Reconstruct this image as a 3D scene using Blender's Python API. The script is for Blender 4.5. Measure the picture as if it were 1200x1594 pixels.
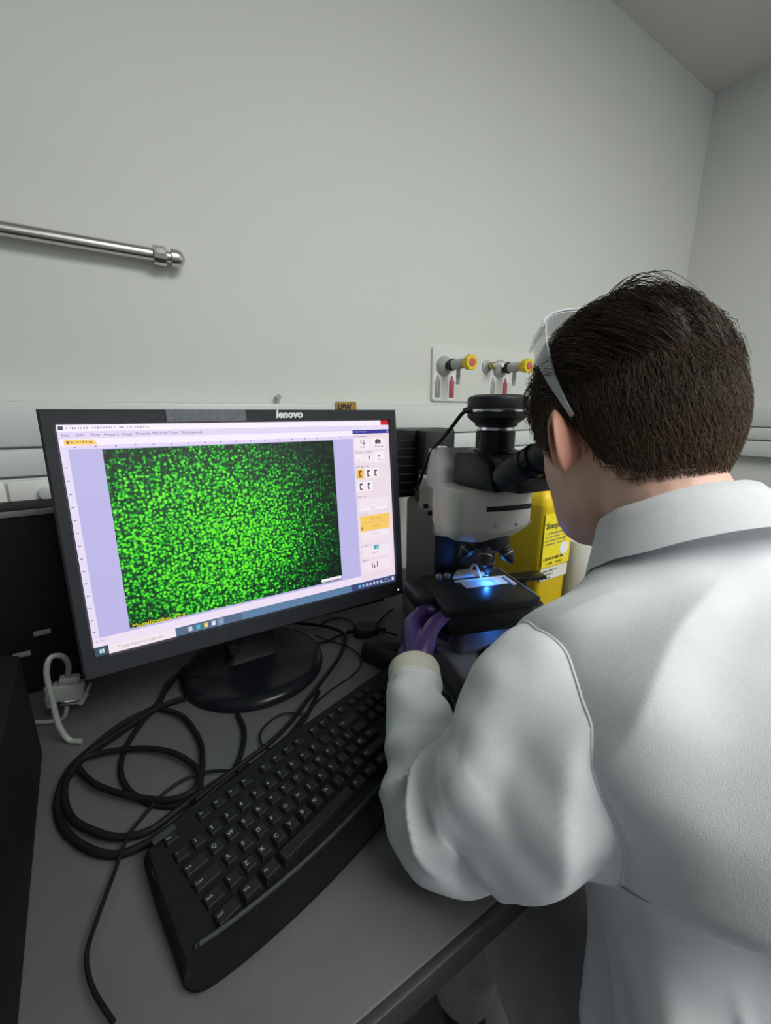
import bpy, bmesh, math, random
import numpy as np
from mathutils import Vector, Matrix, noise

for o in list(bpy.data.objects):
    bpy.data.objects.remove(o)
sc = bpy.context.scene
C = sc.collection
Z0 = 1.20                      # camera height; "rel" heights below are measured from it
DESK = 0.75

# ------------------------------------------------------------------ camera
F_PX, HOR, YAW = 650.0, 640.0, math.radians(32.5)
PITCH = math.atan((797 - HOR) / F_PX)
cam = bpy.data.cameras.new('camera')
cam.sensor_fit = 'VERTICAL'; cam.sensor_height = 36.0; cam.sensor_width = 36.0
cam.lens = 36.0 * F_PX / 1594.0
cam.clip_start = 0.01
camo = bpy.data.objects.new('camera', cam); C.objects.link(camo)
camo.location = (0, 0, Z0)
camo.rotation_euler = (math.pi / 2 - PITCH, 0, -YAW)
sc.camera = camo

# ------------------------------------------------------------------ light
w = bpy.data.worlds.new('world'); sc.world = w; w.use_nodes = True
w.node_tree.nodes['Background'].inputs[0].default_value = (0.80, 0.90, 1.0, 1)
w.node_tree.nodes['Background'].inputs[1].default_value = 0.13

def area(name, loc, target, sx, sy, power, col):
    l = bpy.data.lights.new(name, 'AREA'); l.shape = 'RECTANGLE'; l.size = sx; l.size_y = sy
    l.energy = power; l.color = col
    o = bpy.data.objects.new(name, l); C.objects.link(o); o.location = loc
    d = Vector(target) - Vector(loc)
    o.rotation_euler = d.to_track_quat('-Z', 'Y').to_euler()
    return o
area('ceiling_panel_light', (.75, -1.0, 2.35), (.75, -.99, 0), 1.2, 1.2, 49, (.97, 1.0, 0.95))
area('window_daylight', (.2, -3.0, 1.75), (0.6, 0.9, 1.5), 2.6, 1.3, 12, (0.95, 0.98, 1.0))

vs = sc.view_settings
vs.view_transform = 'Standard'; vs.look = 'None'; vs.gamma = 1.0; vs.use_curve_mapping = False
vs.exposure = 0.08

# ------------------------------------------------------------------ materials
def mat(name, col, rough=0.5, metal=0.0, var=0.0, vscale=40, bump=0.0, bscale=200, spec=0.5, **kw):
    m = bpy.data.materials.new(name); m.use_nodes = True
    nt = m.node_tree; b = nt.nodes['Principled BSDF']
    b.inputs['Base Color'].default_value = (*col, 1)
    b.inputs['Roughness'].default_value = rough
    b.inputs['Metallic'].default_value = metal
    b.inputs['Specular IOR Level'].default_value = spec
    for k, v in kw.items():
        b.inputs[k.replace('_', ' ')].default_value = v
    tc = nt.nodes.new('ShaderNodeTexCoord')
    if var > 0:
        n = nt.nodes.new('ShaderNodeTexNoise'); n.inputs['Scale'].default_value = vscale; n.inputs['Detail'].default_value = 5
        nt.links.new(tc.outputs['Object'], n.inputs['Vector'])
        r = nt.nodes.new('ShaderNodeValToRGB')
        r.color_ramp.elements[0].position = 0.3; r.color_ramp.elements[1].position = 0.7
        r.color_ramp.elements[0].color = (*[c * (1 - var) for c in col], 1)
        r.color_ramp.elements[1].color = (*[min(1, c * (1 + var)) for c in col], 1)
        nt.links.new(n.outputs['Fac'], r.inputs['Fac']); nt.links.new(r.outputs['Color'], b.inputs['Base Color'])
    if bump > 0:
        n = nt.nodes.new('ShaderNodeTexNoise'); n.inputs['Scale'].default_value = bscale; n.inputs['Detail'].default_value = 3
        nt.links.new(tc.outputs['Object'], n.inputs['Vector'])
        bp = nt.nodes.new('ShaderNodeBump'); bp.inputs['Strength'].default_value = bump; bp.inputs['Distance'].default_value = 0.002
        nt.links.new(n.outputs['Fac'], bp.inputs['Height']); nt.links.new(bp.outputs['Normal'], b.inputs['Normal'])
    return m

def emit(name, col, s):
    m = bpy.data.materials.new(name); m.use_nodes = True
    b = m.node_tree.nodes['Principled BSDF']
    b.inputs['Base Color'].default_value = (*[c * .3 for c in col], 1)
    b.inputs['Emission Color'].default_value = (*col, 1); b.inputs['Emission Strength'].default_value = s
    return m

M = dict(
    wall=mat('wall_paint', (.66, .67, .635), .6, var=.015, vscale=3, bump=.08, bscale=160),
    ceil=mat('ceiling_paint', (.62, .62, .60), .7, var=.015, vscale=3, bump=.05),
    floor=mat('vinyl_floor', (.30, .30, .295), .5, var=.07, vscale=40, bump=.05),
    trunk=mat('trunking_plastic', (.64, .66, .65), .4, var=.02, vscale=8, bump=.03),
    trunk_dark=mat('trunking_groove', (.30, .31, .31), .5, var=.03),
    bench=mat('bench_laminate', (.085, .087, .086), .5, var=.05, vscale=30, bump=.05, bscale=400),
    edge=mat('bench_edge', (.028, .028, .03), .5, var=.1),
    metal=mat('painted_steel', (.35, .36, .37), .4, .5, var=.05),
    black=mat('black_plastic', (.012, .013, .016), .45, var=.15, vscale=60, bump=.10, bscale=700, spec=.3),
    bezel=mat('bezel_plastic', (.030, .032, .038), .45, var=.1, vscale=80, bump=.12, bscale=900, spec=.3),
    gloss=mat('gloss_black', (.007, .008, .011), .25, var=.1, spec=.25),
    cable=mat('cable_rubber', (.007, .007, .008), .55, var=.2, vscale=30, spec=.15),
    wcable=mat('pale_cable', (.24, .25, .235), .45, var=.05),
    key=mat('key_plastic', (.010, .011, .011), .55, var=.2, vscale=120, bump=.08, bscale=900, spec=.2),
    matte=mat('matte_black_plastic', (.008, .009, .009), .6, var=.15, vscale=60, bump=.10, bscale=700, spec=.12),
    legend=mat('key_legend', (.30, .31, .31), .5, var=.05),
    cream=mat('microscope_paint', (.58, .565, .53), .38, var=.02, vscale=15),
    greyp=mat('microscope_grey', (.19, .19, .20), .45, var=.04, vscale=15),
    white=mat('white_plastic', (.78, .78, .76), .4, var=.02),
    lilac=mat('pale_plastic', (.60, .58, .62), .35, var=.02),
    steel=mat('brushed_steel', (.62, .60, .56), .28, 1.0, var=.06, vscale=90),
    chrome=mat('chrome', (.75, .75, .76), .15, 1.0, var=.03),
    brass=mat('brass', (.45, .33, .14), .3, 1.0, var=.08),
    yellow=mat('yellow_plastic', (.80, .56, .010), .42, var=.04, vscale=12),
    ylabel=mat('yellow_label', (.85, .68, .02), .5, var=.03),
    amber=mat('amber_tape', (.36, .21, .03), .5, var=.12, vscale=60),
    tape=mat('grey_tape', (.12, .13, .15), .5, var=.15, vscale=120),
    ink=mat('dark_ink', (.02, .02, .025), .6, var=.1),
    paint_white=mat('white_print', (.8, .8, .82), .5, var=.02),
    grape=mat('tapgrey', (.42, .43, .43), .4, var=.04),
    red=mat('red_label', (.55, .12, .15), .5, var=.06, vscale=60),
    coat=mat('white_cotton', (.66, .67, .70), .85, var=.02, vscale=60, bump=.25, bscale=1400, spec=.2, Sheen_Weight=.15),
    cuff=mat('ribbed_cuff', (.60, .57, .50), .9, var=.03, vscale=50, bump=.3, bscale=900, spec=.2),
    earskin=mat('ear_skin', (.66, .31, .23), .5, var=.12, vscale=40, bump=.08, bscale=500, spec=.4),
    skin=mat('skin', (.74, .45, .355), .5, var=.10, vscale=28, bump=.10, bscale=500, spec=.4),
    glove=mat('nitrile', (.050, .022, .125), .42, var=.10, vscale=40, bump=.12, bscale=160),
    trouser=mat('trouser_cloth', (.34, .34, .35), .9, var=.1, bump=.2, bscale=900),
    shoe=mat('shoe', (.03, .03, .03), .5, var=.1),
    seat=mat('seat_vinyl', (.02, .021, .024), .45, var=.1, bump=.1),
    paper=mat('paper', (.68, .68, .64), .8, var=.03, vscale=40, bump=.1),
    eye=mat('eye_white', (.7, .68, .65), .25, var=.02), iris=mat('iris', (.08, .06, .04), .2, var=.1),
    lip=mat('lip', (.42, .17, .15), .45, var=.08),
)
def glass(name, col, rough, alpha):
    m = bpy.data.materials.new(name); m.use_nodes = True
    b = m.node_tree.nodes['Principled BSDF']
    b.inputs['Base Color'].default_value = (*col, 1); b.inputs['Roughness'].default_value = rough
    b.inputs['Alpha'].default_value = alpha
    return m
M['clear'] = glass('clear_plastic', (.75, .78, .82), .08, .38)
M['slideglass'] = glass('slide_glass', (.6, .68, .75), .05, .45)

# hair: brown strands, tint per strand from a colour attribute
m = bpy.data.materials.new('hair'); m.use_nodes = True
_b = m.node_tree.nodes['Principled BSDF']; _b.inputs['Roughness'].default_value = .55; _b.inputs['Specular IOR Level'].default_value = .3
_a = m.node_tree.nodes.new('ShaderNodeAttribute'); _a.attribute_name = 'tint'
m.node_tree.links.new(_a.outputs['Color'], _b.inputs['Base Color'])
M['hair'] = m
M['scalp'] = mat('scalp_hair', (.030, .021, .015), .7, var=.4, vscale=300, bump=.5, bscale=500)

# ------------------------------------------------------------------ builders
def link_mesh(name, me, material, parent=None, smooth=True, loc=None):
    o = bpy.data.objects.new(name, me); C.objects.link(o)
    if material is not None and len(me.materials) == 0: me.materials.append(material)
    if parent: o.parent = parent
    if loc is not None: o.location = loc
    if smooth:
        me.polygons.foreach_set('use_smooth', [True] * len(me.polygons))
    return o
def fin(name, bm, material, parent=None, smooth=True, ang=35):
    bmesh.ops.recalc_face_normals(bm, faces=bm.faces[:])
    if smooth:
        for e in bm.edges:
            if len(e.link_faces) == 2 and e.calc_face_angle(0) > math.radians(ang): e.smooth = False
    me = bpy.data.meshes.new(name); bm.to_mesh(me); bm.free()
    return link_mesh(name, me, material, parent, smooth)
def tag(o, label=None, cat=None, group=None, kind=None):
    if label: o['label'] = label
    if cat: o['category'] = cat
    if group: o['group'] = group
    if kind: o['kind'] = kind
    return o
def empty(name, loc, label, cat, rz=0, group=None):
    o = bpy.data.objects.new(name, None); C.objects.link(o); o.location = loc; o.rotation_euler = (0, 0, rz)
    o.empty_display_size = .05
    return tag(o, label, cat, group)
def nb(): return bmesh.new()
def box(bm, x0, x1, y0, y1, z0, z1, bev=0.0, seg=2, mtx=None):
    g = bmesh.ops.create_cube(bm, size=1.0)
    vs_ = g['verts']
    for v in vs_:
        v.co = Vector(((x0 + x1) / 2 + v.co.x * (x1 - x0), (y0 + y1) / 2 + v.co.y * (y1 - y0), (z0 + z1) / 2 + v.co.z * (z1 - z0)))
    if bev > 0:
        es = list({e for v in vs_ for e in v.link_edges})
        r = bmesh.ops.bevel(bm, geom=es, offset=bev, segments=seg, affect='EDGES', profile=.5)
        vs_ = list({v for f in r['faces'] for v in f.verts} | {v for v in vs_ if v.is_valid})
    if mtx is not None: bmesh.ops.transform(bm, matrix=mtx, verts=vs_)
    return bm
def frame_of(d):
    d = Vector(d).normalized()
    a = Vector((0, 0, 1)) if abs(d.z) < .95 else Vector((0, 1, 0))
    x = d.cross(a).normalized(); y = x.cross(d).normalized()
    return x, y, d
def lathe(bm, prof, base=(0, 0, 0), axis=(0, 0, 1), n=32, cap=True):
    """prof: list of (radius, height along axis)"""
    x, y, d = frame_of(axis); b = Vector(base); rings = []
    for r, h in prof:
        rings.append([bm.verts.new(b + d * h + x * (r * math.cos(2 * math.pi * i / n)) + y * (r * math.sin(2 * math.pi * i / n))) for i in range(n)])
    for a, c in zip(rings, rings[1:]):
        for i in range(n):
            bm.faces.new((a[i], a[(i + 1) % n], c[(i + 1) % n], c[i]))
    if cap:
        bm.faces.new(rings[0][::-1]); bm.faces.new(rings[-1])
    return bm
def crv(pts, per=8, closed=False):
    P = [np.array(p, float) for p in pts]; n = len(P); out = []
    rng = n if closed else n - 1
    for i in range(rng):
        p0 = P[i - 1] if (closed or i > 0) else 2 * P[0] - P[1]
        p1 = P[i]; p2 = P[(i + 1) % n]
        p3 = P[(i + 2) % n] if (closed or i + 2 < n) else 2 * P[-1] - P[-2]
        for k in range(per):
            t = k / per
            out.append(.5 * ((2 * p1) + (-p0 + p2) * t + (2 * p0 - 5 * p1 + 4 * p2 - p3) * t * t + (-p0 + 3 * p1 - 3 * p2 + p3) * t ** 3))
    if not closed: out.append(P[-1])
    return out
def tube(bm, pts, r, n=8, per=8, closed=False, cap=True):
    Q = [Vector(q[:3]) for q in (crv(pts, per, closed) if per > 1 else pts)]
    rr = r if callable(r) else (lambda t: r)
    N = len(Q); rings = []; up = None
    for i, q in enumerate(Q):
        a = Q[(i - 1) % N] if (closed or i > 0) else Q[0]; c = Q[(i + 1) % N] if (closed or i < N - 1) else Q[-1]
        d = (c - a)
        if d.length < 1e-9: d = Vector((0, 0, 1))
        d.normalize()
        if up is None: x, y, _ = frame_of(d)
        else:
            x = (up - d * up.dot(d)).normalized(); y = d.cross(x)
        up = x; rad = rr(i / max(1, N - 1))
        rings.append([bm.verts.new(q + x * (rad * math.cos(2 * math.pi * k / n)) + y * (rad * math.sin(2 * math.pi * k / n))) for k in range(n)])
    for i in range(N if closed else N - 1):
        a, c = rings[i], rings[(i + 1) % N]
        for k in range(n): bm.faces.new((a[k], a[(k + 1) % n], c[(k + 1) % n], c[k]))
    if cap and not closed:
        bm.faces.new(rings[0][::-1]); bm.faces.new(rings[-1])
    return bm
def prism(bm, poly, z0, z1, bev=0.0, mtx=None):
    """polygon in xy extruded along z"""
    a = [bm.verts.new((x, y, z0)) for x, y in poly]; b = [bm.verts.new((x, y, z1)) for x, y in poly]
    n = len(poly); fs = [bm.faces.new(a[::-1]), bm.faces.new(b)]
    for i in range(n): fs.append(bm.faces.new((a[i], a[(i + 1) % n], b[(i + 1) % n], b[i])))
    vv = a + b
    if bev > 0:
        es = list({e for f in fs[:2] for e in f.edges})
        r = bmesh.ops.bevel(bm, geom=es, offset=bev, segments=2, affect='EDGES', profile=.5)
        vv = list({v for f in r['faces'] for v in f.verts} | {v for v in vv if v.is_valid})
    if mtx is not None: bmesh.ops.transform(bm, matrix=mtx, verts=vv)
    return bm
def rrect(x0, x1, y0, y1, r, n=5):
    out = []
    for cx, cy, a0 in ((x1 - r, y0 + r, -90), (x1 - r, y1 - r, 0), (x0 + r, y1 - r, 90), (x0 + r, y0 + r, 180)):
        for k in range(n + 1):
            a = math.radians(a0 + 90 * k / n); out.append((cx + r * math.cos(a), cy + r * math.sin(a)))
    return out
def grid_mesh(bm, P, wrap=True, cap=True):
    """P[i][j] points; wrap around j"""
    R = [[bm.verts.new(p) for p in row] for row in P]
    m_ = len(R[0])
    for a, c in zip(R, R[1:]):
        for j in range(m_ if wrap else m_ - 1):
            bm.faces.new((a[j], a[(j + 1) % m_], c[(j + 1) % m_], c[j]))
    if cap and wrap:
        bm.faces.new(R[0][::-1]); bm.faces.new(R[-1])
    return bm
def text_geo(s, size, bold=0.0, shear=0.0, align='LEFT', spacing=1.0):
    """-> verts (2D), faces of a string"""
    cu = bpy.data.curves.new('t', 'FONT'); cu.body = s; cu.size = size; cu.offset = bold; cu.shear = shear
    cu.align_x = align; cu.align_y = 'CENTER'; cu.space_character = spacing; cu.resolution_u = 3
    o = bpy.data.objects.new('t', cu); C.objects.link(o)
    dg = bpy.context.evaluated_depsgraph_get()
    me = bpy.data.meshes.new_from_object(o.evaluated_get(dg))
    V_ = [(v.co.x, v.co.y) for v in me.vertices]; F_ = [tuple(p.vertices) for p in me.polygons]
    bpy.data.objects.remove(o); bpy.data.meshes.remove(me); bpy.data.curves.remove(cu)
    return V_, F_
def text_obj(name, s, size, material, parent, origin, ux, uy, depth=.0004, **kw):
    """thin lettering on a plane with in-plane axes ux (reading direction) and uy (up)"""
    V_, F_ = text_geo(s, size, **kw)
    ux, uy, og = Vector(ux), Vector(uy), Vector(origin); n = ux.cross(uy)
    bm = nb(); a = [bm.verts.new(og + ux * x + uy * y + n * depth) for x, y in V_]
    for f in F_:
        try: bm.faces.new([a[i] for i in f])
        except ValueError: pass
    me = bpy.data.meshes.new(name); bm.to_mesh(me); bm.free()
    return link_mesh(name, me, material, parent, smooth=False)
def remesh(bm, voxel, smooth_it=6, fac=.5):
    """union of overlapping closed shapes as one continuous skin"""
    bmesh.ops.recalc_face_normals(bm, faces=bm.faces[:])
    me = bpy.data.meshes.new('tmp'); bm.to_mesh(me); bm.free()
    o = bpy.data.objects.new('tmp', me); C.objects.link(o)
    r = o.modifiers.new('r', 'REMESH'); r.mode = 'VOXEL'; r.voxel_size = voxel
    s = o.modifiers.new('s', 'SMOOTH'); s.iterations = smooth_it; s.factor = fac
    dg = bpy.context.evaluated_depsgraph_get()
    out = bpy.data.meshes.new_from_object(o.evaluated_get(dg))
    bpy.data.objects.remove(o); bpy.data.meshes.remove(me)
    out.materials.clear()
    return out
def V(x, y, z): return Vector((x, y, z + Z0))
# ================================================================== SETTING
WY, RX, CZ = 0.95, 2.10, Z0 + 1.176
def slab(name, x0, x1, y0, y1, z0, z1, m, bev=0):
    return tag(fin(name, box(nb(), x0, x1, y0, y1, z0, z1, bev), m, smooth=False), kind='structure')
slab('floor', -2.4, RX, -3.2, WY, -.05, 0, M['floor'])
slab('ceiling', -2.4, RX, -3.2, WY, CZ, CZ + .05, M['ceil'])
wall_back = slab('wall_back', -2.4, RX + .08, WY, WY + .08, -.05, CZ + .05, M['wall'])
slab('wall_right', RX, RX + .08, -3.2, WY, -.05, CZ + .05, M['wall'])
def zr(a): return Z0 + a
# dado trunking on the back wall: three covers with dark grooves between
def trunking(name, along, a0, a1, face):
    o = None
    specs = [(-.058, .016, .046), (-.106, -.061, .046), (-.170, -.109, .040)]
    bm = nb()
    if along == 'x': box(bm, a0, a1, face - .034, face, zr(-.172), zr(.010))
    else: box(bm, face - .034, face, a0, a1, zr(-.172), zr(.010))
    o = tag(fin(name, bm, M['trunk_dark'], smooth=False), kind='structure')
    for z0, z1, d in specs:
        bm = nb()
        if along == 'x': box(bm, a0, a1, face - d, face - .002, zr(z0), zr(z1), .005)
        else: box(bm, face - d, face - .002, a0, a1, zr(z0), zr(z1), .005)
        fin('cover', bm, M['trunk'], o)
    return o
trunk = trunking('trim_1', 'x', -2.4, RX, WY)
trunking('trim_2', 'y', -3.2, WY - .05, RX)
# sockets on the lowest cover, left of the monitor
for sx in (-.205, -.118, .75):
    bm = nb(); box(bm, sx - .042, sx + .042, WY - .050, WY - .039, zr(-.165), zr(-.112), .003)
    pl = fin('socket_plate', bm, M['white'], trunk)
    bm = nb(); lathe(bm, [(.013, 0), (.013, .006), (.010, .010), (.004, .011)], (sx + .008, WY - .050, zr(-.136)), (0, -1, 0), 20)
    fin('socket_knob', bm, M['trunk'], pl)
# amber sticker with handwriting on the top edge of the trunking, and a screw above
bm = nb(); box(bm, .438, .492, WY - .049, WY - .0455, zr(-.004), zr(.022), .001)
stk = fin('sticker', bm, M['amber'], trunk)
text_obj('lettering', 'LPW', .017, M['ink'], stk, (.443, WY - .0494, zr(.009)), (1, 0, 0), (0, 0, 1), bold=.0006)
bm = nb(); lathe(bm, [(.0035, 0), (.0035, .012), (.006, .013), (.006, .016)], (.315, WY, zr(.030)), (0, -1, 0), 12)
box(bm, .313, .317, WY - .014, WY - .011, zr(.016), zr(.032))
fin('hook', bm, M['metal'], wall_back)

# ------------------------------------------------------------------ bench
bench = empty('laboratory_bench', (0.4, .55, 0), 'pale grey laminate bench top with dark front edge along the wall', 'bench')
def ch(name, bm, m, parent, origin, **k):
    """part whose geometry was written in world space"""
    bmesh.ops.translate(bm, vec=-Vector(origin), verts=bm.verts[:])
    return fin(name, bm, m, parent, **k)
BO = (0.4, .55, 0)
ch('worktop', box(nb(), -.9, RX - .01, .194, WY - .002, DESK - .030, DESK, .002), M['bench'], bench, BO)
ch('front_edge', box(nb(), -.9, RX - .01, .186, .1945, DESK - .031, DESK - .0005, .002), M['edge'], bench, BO)
for lx in (-.85, 2.02):
    ch('leg_frame', box(nb(), lx - .025, lx + .025, .26, .31, 0, DESK - .03, .003), M['metal'], bench, BO)
    ch('leg_frame', box(nb(), lx - .025, lx + .025, .86, .91, 0, DESK - .03, .003), M['metal'], bench, BO)
ch('rail', box(nb(), -.85, 2.02, .27, .30, DESK - .09, DESK - .03, .003), M['metal'], bench, BO)

# ================================================================== RAIL ON THE WALL
rl = empty('steel_rail', (-.396, .925, zr(.272)), 'brushed steel rod fixed to the wall above the monitor', 'rail')
bm = nb(); lathe(bm, [(.0105, -.9), (.0105, .50)], (0, 0, 0), (1, 0, 0), 28); fin('rod', bm, M['steel'], rl)
bm = nb(); lathe(bm, [(.0110, .492), (.0155, .494), (.0160, .498), (.0160, .511), (.0150, .514), (.0115, .515)], (0, 0, 0), (1, 0, 0), 12); fin('collar', bm, M['steel'], rl, ang=20)
bm = nb(); lathe(bm, [(.0095, .513), (.0095, .521), (.0145, .522), (.0150, .530), (.0135, .538), (.0110, .541), (.004, .545)], (0, 0, 0), (1, 0, 0), 28); fin('end_cap', bm, M['steel'], rl)
for sx in (-.2, -.75):
    bm = nb(); lathe(bm, [(.007, -.002), (.007, .020), (.012, .021), (.012, .0248)], (sx, 0, 0), (0, 1, 0), 20); fin('wall_fixing', bm, M['steel'], rl)

# ================================================================== GAS TAPS
def gas_tap(x, z, label):
    t = empty('gas_tap', (x, WY, zr(z)), label, 'tap', group='gas taps on the wall panel')
    bm = nb(); lathe(bm, [(.026, .009), (.026, .014), (.022, .022), (.016, .028)], (0, 0, 0), (0, -1, 0), 28); fin('flange', bm, M['grape'], t)
    bm = nb(); lathe(bm, [(.0115, .026), (.0115, .040), (.016, .041), (.016, .047), (.0115, .048), (.0115, .052)], (0, 0, 0), (0, -1, 0), 24); fin('valve_stem', bm, M['black'], t)
    bm = nb(); lathe(bm, [(.013, .050), (.0135, .055), (.0135, .083), (.012, .088)], (0, 0, 0), (0, -1, 0), 24); fin('body', bm, M['grape'], t)
    # flared yellow handle with a red-brown end
    bm = nb()
    P = []
    for y, s in ((-.084, .011), (-.092, .013), (-.104, .0185), (-.116, .021), (-.119, .020)):
        P.append([(s * c * (1.0 if k % 2 else .86), y, s * sn * (1.0 if k % 2 else .86)) for k, (c, sn) in enumerate([(math.cos(2 * math.pi * i / 16), math.sin(2 * math.pi * i / 16)) for i in range(16)])])
    grid_mesh(bm, P); h = fin('handle', bm, M['yellow'], t, ang=60)
    bm = nb(); lathe(bm, [(.010, 0), (.010, .002), (.003, .003)], (0, -.119, 0), (0, -1, 0), 18); fin('handle_cap', bm, M['red'], h)
    bm = nb(); tube(bm, [(0, -.068, -.010), (0, -.068, -.022), (.0, -.068, -.036), (0, -.068, -.052)], lambda q: .0055 if q < .4 else (.0062 if int(q * 14) % 2 else .0048), 14, 6); fin('nozzle', bm, M['grape'], t)
    return t
pn = tag(fin('wall_backplate', prism(nb(), rrect(.752, 1.20, zr(.028), zr(.170), .008), -WY, -(WY - .008), .002, Matrix.Rotation(math.pi / 2, 4, 'X') @ Matrix.Scale(1, 4)), M['wall']),
         'flat white backplate on the wall carrying the gas taps', 'panel')
gas_tap(.792, .122, 'grey gas tap with yellow handle, left one above the monitor corner')
gas_tap(1.010, .125, 'grey gas tap with yellow handle, nearest the person\'s forehead')
def arrow_label(x, z, m, label):
    t = empty('tap_label', (x, WY - .008, zr(z)), label, 'label', group='small tap labels on the wall panel')
    bm = nb(); prism(bm, rrect(-.014, .014, -.034, .036, .006), 0, .0008, 0, Matrix.Rotation(math.pi / 2, 4, 'X')); fin('backing', bm, M['paint_white'], t)
    bm = nb(); prism(bm, [(-.009, -.029), (.009, -.029), (.009, .015), (.004, .022), (.004, .030), (-.004, .030), (-.004, .022), (-.009, .015)], .0008, .0014, 0, Matrix.Rotation(math.pi / 2, 4, 'X')); fin('print', bm, m, t)
arrow_label(.822, .066, M['red'], 'red bottle-shaped label below the left gas tap')
arrow_label(.770, .066, M['grape'], 'grey bottle-shaped label at the panel\'s left end')  # grey copy stands in for the red label's shadow
arrow_label(1.040, .068, M['red'], 'red bottle-shaped label below the gas tap beside the forehead')
arrow_label(.985, .068, M['grape'], 'grey bottle-shaped painted shadow between the two red labels')  # shadow of the second red label, drawn as a grey shape
# pale nozzle with a brass tip between the taps
hz = empty('hose_outlet', (.955, WY - .008, zr(.128)), 'short white hose outlet with brass nut between the gas taps', 'outlet')
bm = nb(); lathe(bm, [(.018, 0), (.018, .005), (.012, .008), (.012, .016)], (0, 0, 0), (0, -1, 0), 20); fin('flange', bm, M['grape'], hz)
bm = nb(); lathe(bm, [(.011, .015), (.011, .034), (.009, .036)], (0, 0, 0), (0, -1, 0), 6); fin('nut', bm, M['brass'], hz, ang=20)
bm = nb(); lathe(bm, [(.007, .034), (.008, .040), (.006, .046), (.0075, .052), (.006, .058), (.006, .064)], (0, 0, 0), (0, -1, 0), 18); fin('nozzle', bm, M['white'], hz)

# ================================================================== MONITOR
MX, MY = .160, .690
mon = empty('computer_monitor', (MX, MY, DESK), 'black widescreen monitor showing green fluorescent spots on its screen', 'monitor')
TILT = Matrix.Translation(Vector((.178 - MX, .6295 - MY, zr(-.165) - DESK))) @ Matrix.Rotation(math.radians(-5.2), 4, 'X')
SW, SH = .474, .299
L_, R_, T_, B_ = -.2525, .2510, .1675, -.1770           # bezel outer
def mpart(name, bm, m, parent, **k):
    bmesh.ops.transform(bm, matrix=TILT, verts=bm.verts[:]); return fin(name, bm, m, parent, **k)
# bezel: four mitred bars with a sloped inner lip, made as one ring
bm = nb()
def ring(x0, x1, z0, z1, y): return [(x0, y, z0), (x1, y, z0), (x1, y, z1), (x0, y, z1)]
rg = [ring(L_, R_, B_, T_, .030), ring(L_, R_, B_, T_, -.004), ring(L_ + .003, R_ - .003, B_ + .003, T_ - .003, -.007),
      ring(-SW / 2 - .001, SW / 2 + .001, -SH / 2 - .001, SH / 2 + .001, -.0055), ring(-SW / 2 - .0005, SW / 2 + .0005, -SH / 2 - .0005, SH / 2 + .0005, .001)]
grid_mesh(bm, rg, cap=False)
bezel = mpart('bezel', bm, M['bezel'], mon, ang=20)
bm = nb()
grid_mesh(bm, [ring(L_ + .002, R_ - .002, B_ + .002, T_ - .002, .029), ring(L_ + .006, R_ - .006, B_ + .006, T_ - .006, .036), ring(L_ + .06, R_ - .06, B_ + .05, T_ - .05, .052), ring(L_ + .09, R_ - .09, B_ + .08, T_ - .08, .056)])
mpart('back_housing', bm, M['black'], mon, ang=20)
V_, F_ = text_geo('lenovo', .0155, bold=.0007, shear=.12, align='CENTER')
bm = nb(); a = [bm.verts.new((x + .052, -.0074, y + .1600)) for x, y in V_]
for f in F_: bm.faces.new([a[i] for i in f])
mpart('logo_lettering', bm, M['paint_white'], bezel, smooth=False)
bm = nb(); lathe(bm, [(.0016, 0), (.0016, .0006)], (.238, -.0064, -.166), (0, -1, 0), 12)
mpart('power_light', bm, emit('led_white', (.9, .85, .6), 1.2), bezel)
# strip of tape with two lines of handwriting
bm = nb(); box(bm, -.118, -.014, -.0080, -.0068, .1510, .1668, 0); tp = mpart('tape_label', bm, M['tape'], bezel, smooth=False)
bm = nb(); rnd = random.Random(4)
for row, (z, x0, x1) in enumerate(((.1628, -.114, -.018), (.1562, -.115, -.020))):
    x = x0
    while x < x1:
        wd = rnd.uniform(.0022, .0042)
        pts = [(x, -.0083, z - .0016 + rnd.uniform(-.0006, .0006)), (x + wd * .3, -.0083, z + rnd.uniform(.0005, .0022)), (x + wd * .6, -.0083, z - rnd.uniform(.0002, .0018)), (x + wd, -.0083, z + rnd.uniform(-.001, .0012))]
        tube(bm, pts, .00038, 4, 3); x += wd + (.0028 if rnd.random() < .18 else .0002)
mpart('handwriting', bm, M['legend'], tp)
# screen: quads and lettering lying on the panel, colours of what is displayed
bm = nb(); uvl = bm.loops.layers.uv.new('UVMap'); cl = bm.loops.layers.float_color.new('shown')
def q(u0, v0, u1, v1, col, k, mi=0, u0b=None, u1b=None):
    u0b = u0 if u0b is None else u0b; u1b = u1 if u1b is None else u1b
    pts = [(u0b, v1), (u1b, v1), (u1, v0), (u0, v0)]
    vv = [bm.verts.new(((u - .5) * SW, -.0001 * k, (.5 - v) * SH)) for u, v in pts]
    f = bm.faces.new(vv); f.material_index = mi
    for l, (u, v) in zip(f.loops, pts): l[uvl].uv = (u, v); l[cl] = (*col, 1)
def srgb(r, g, b): return tuple(((c / 255) / 12.92 if c <= 10 else ((c / 255 + .055) / 1.055) ** 2.4) for c in (r, g, b))
def qt(s, u, v, size, col, k=4):
    V_, F_ = text_geo(s, size)
    a = [bm.verts.new(((u - .5) * SW + x, -.0001 * k, (.5 - v) * SH + y)) for x, y in V_]
    for f in F_:
        g = bm.faces.new([a[i] for i in f])
        for l in g.loops: l[cl] = (*col, 1)
_rq = random.Random(7)
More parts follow.
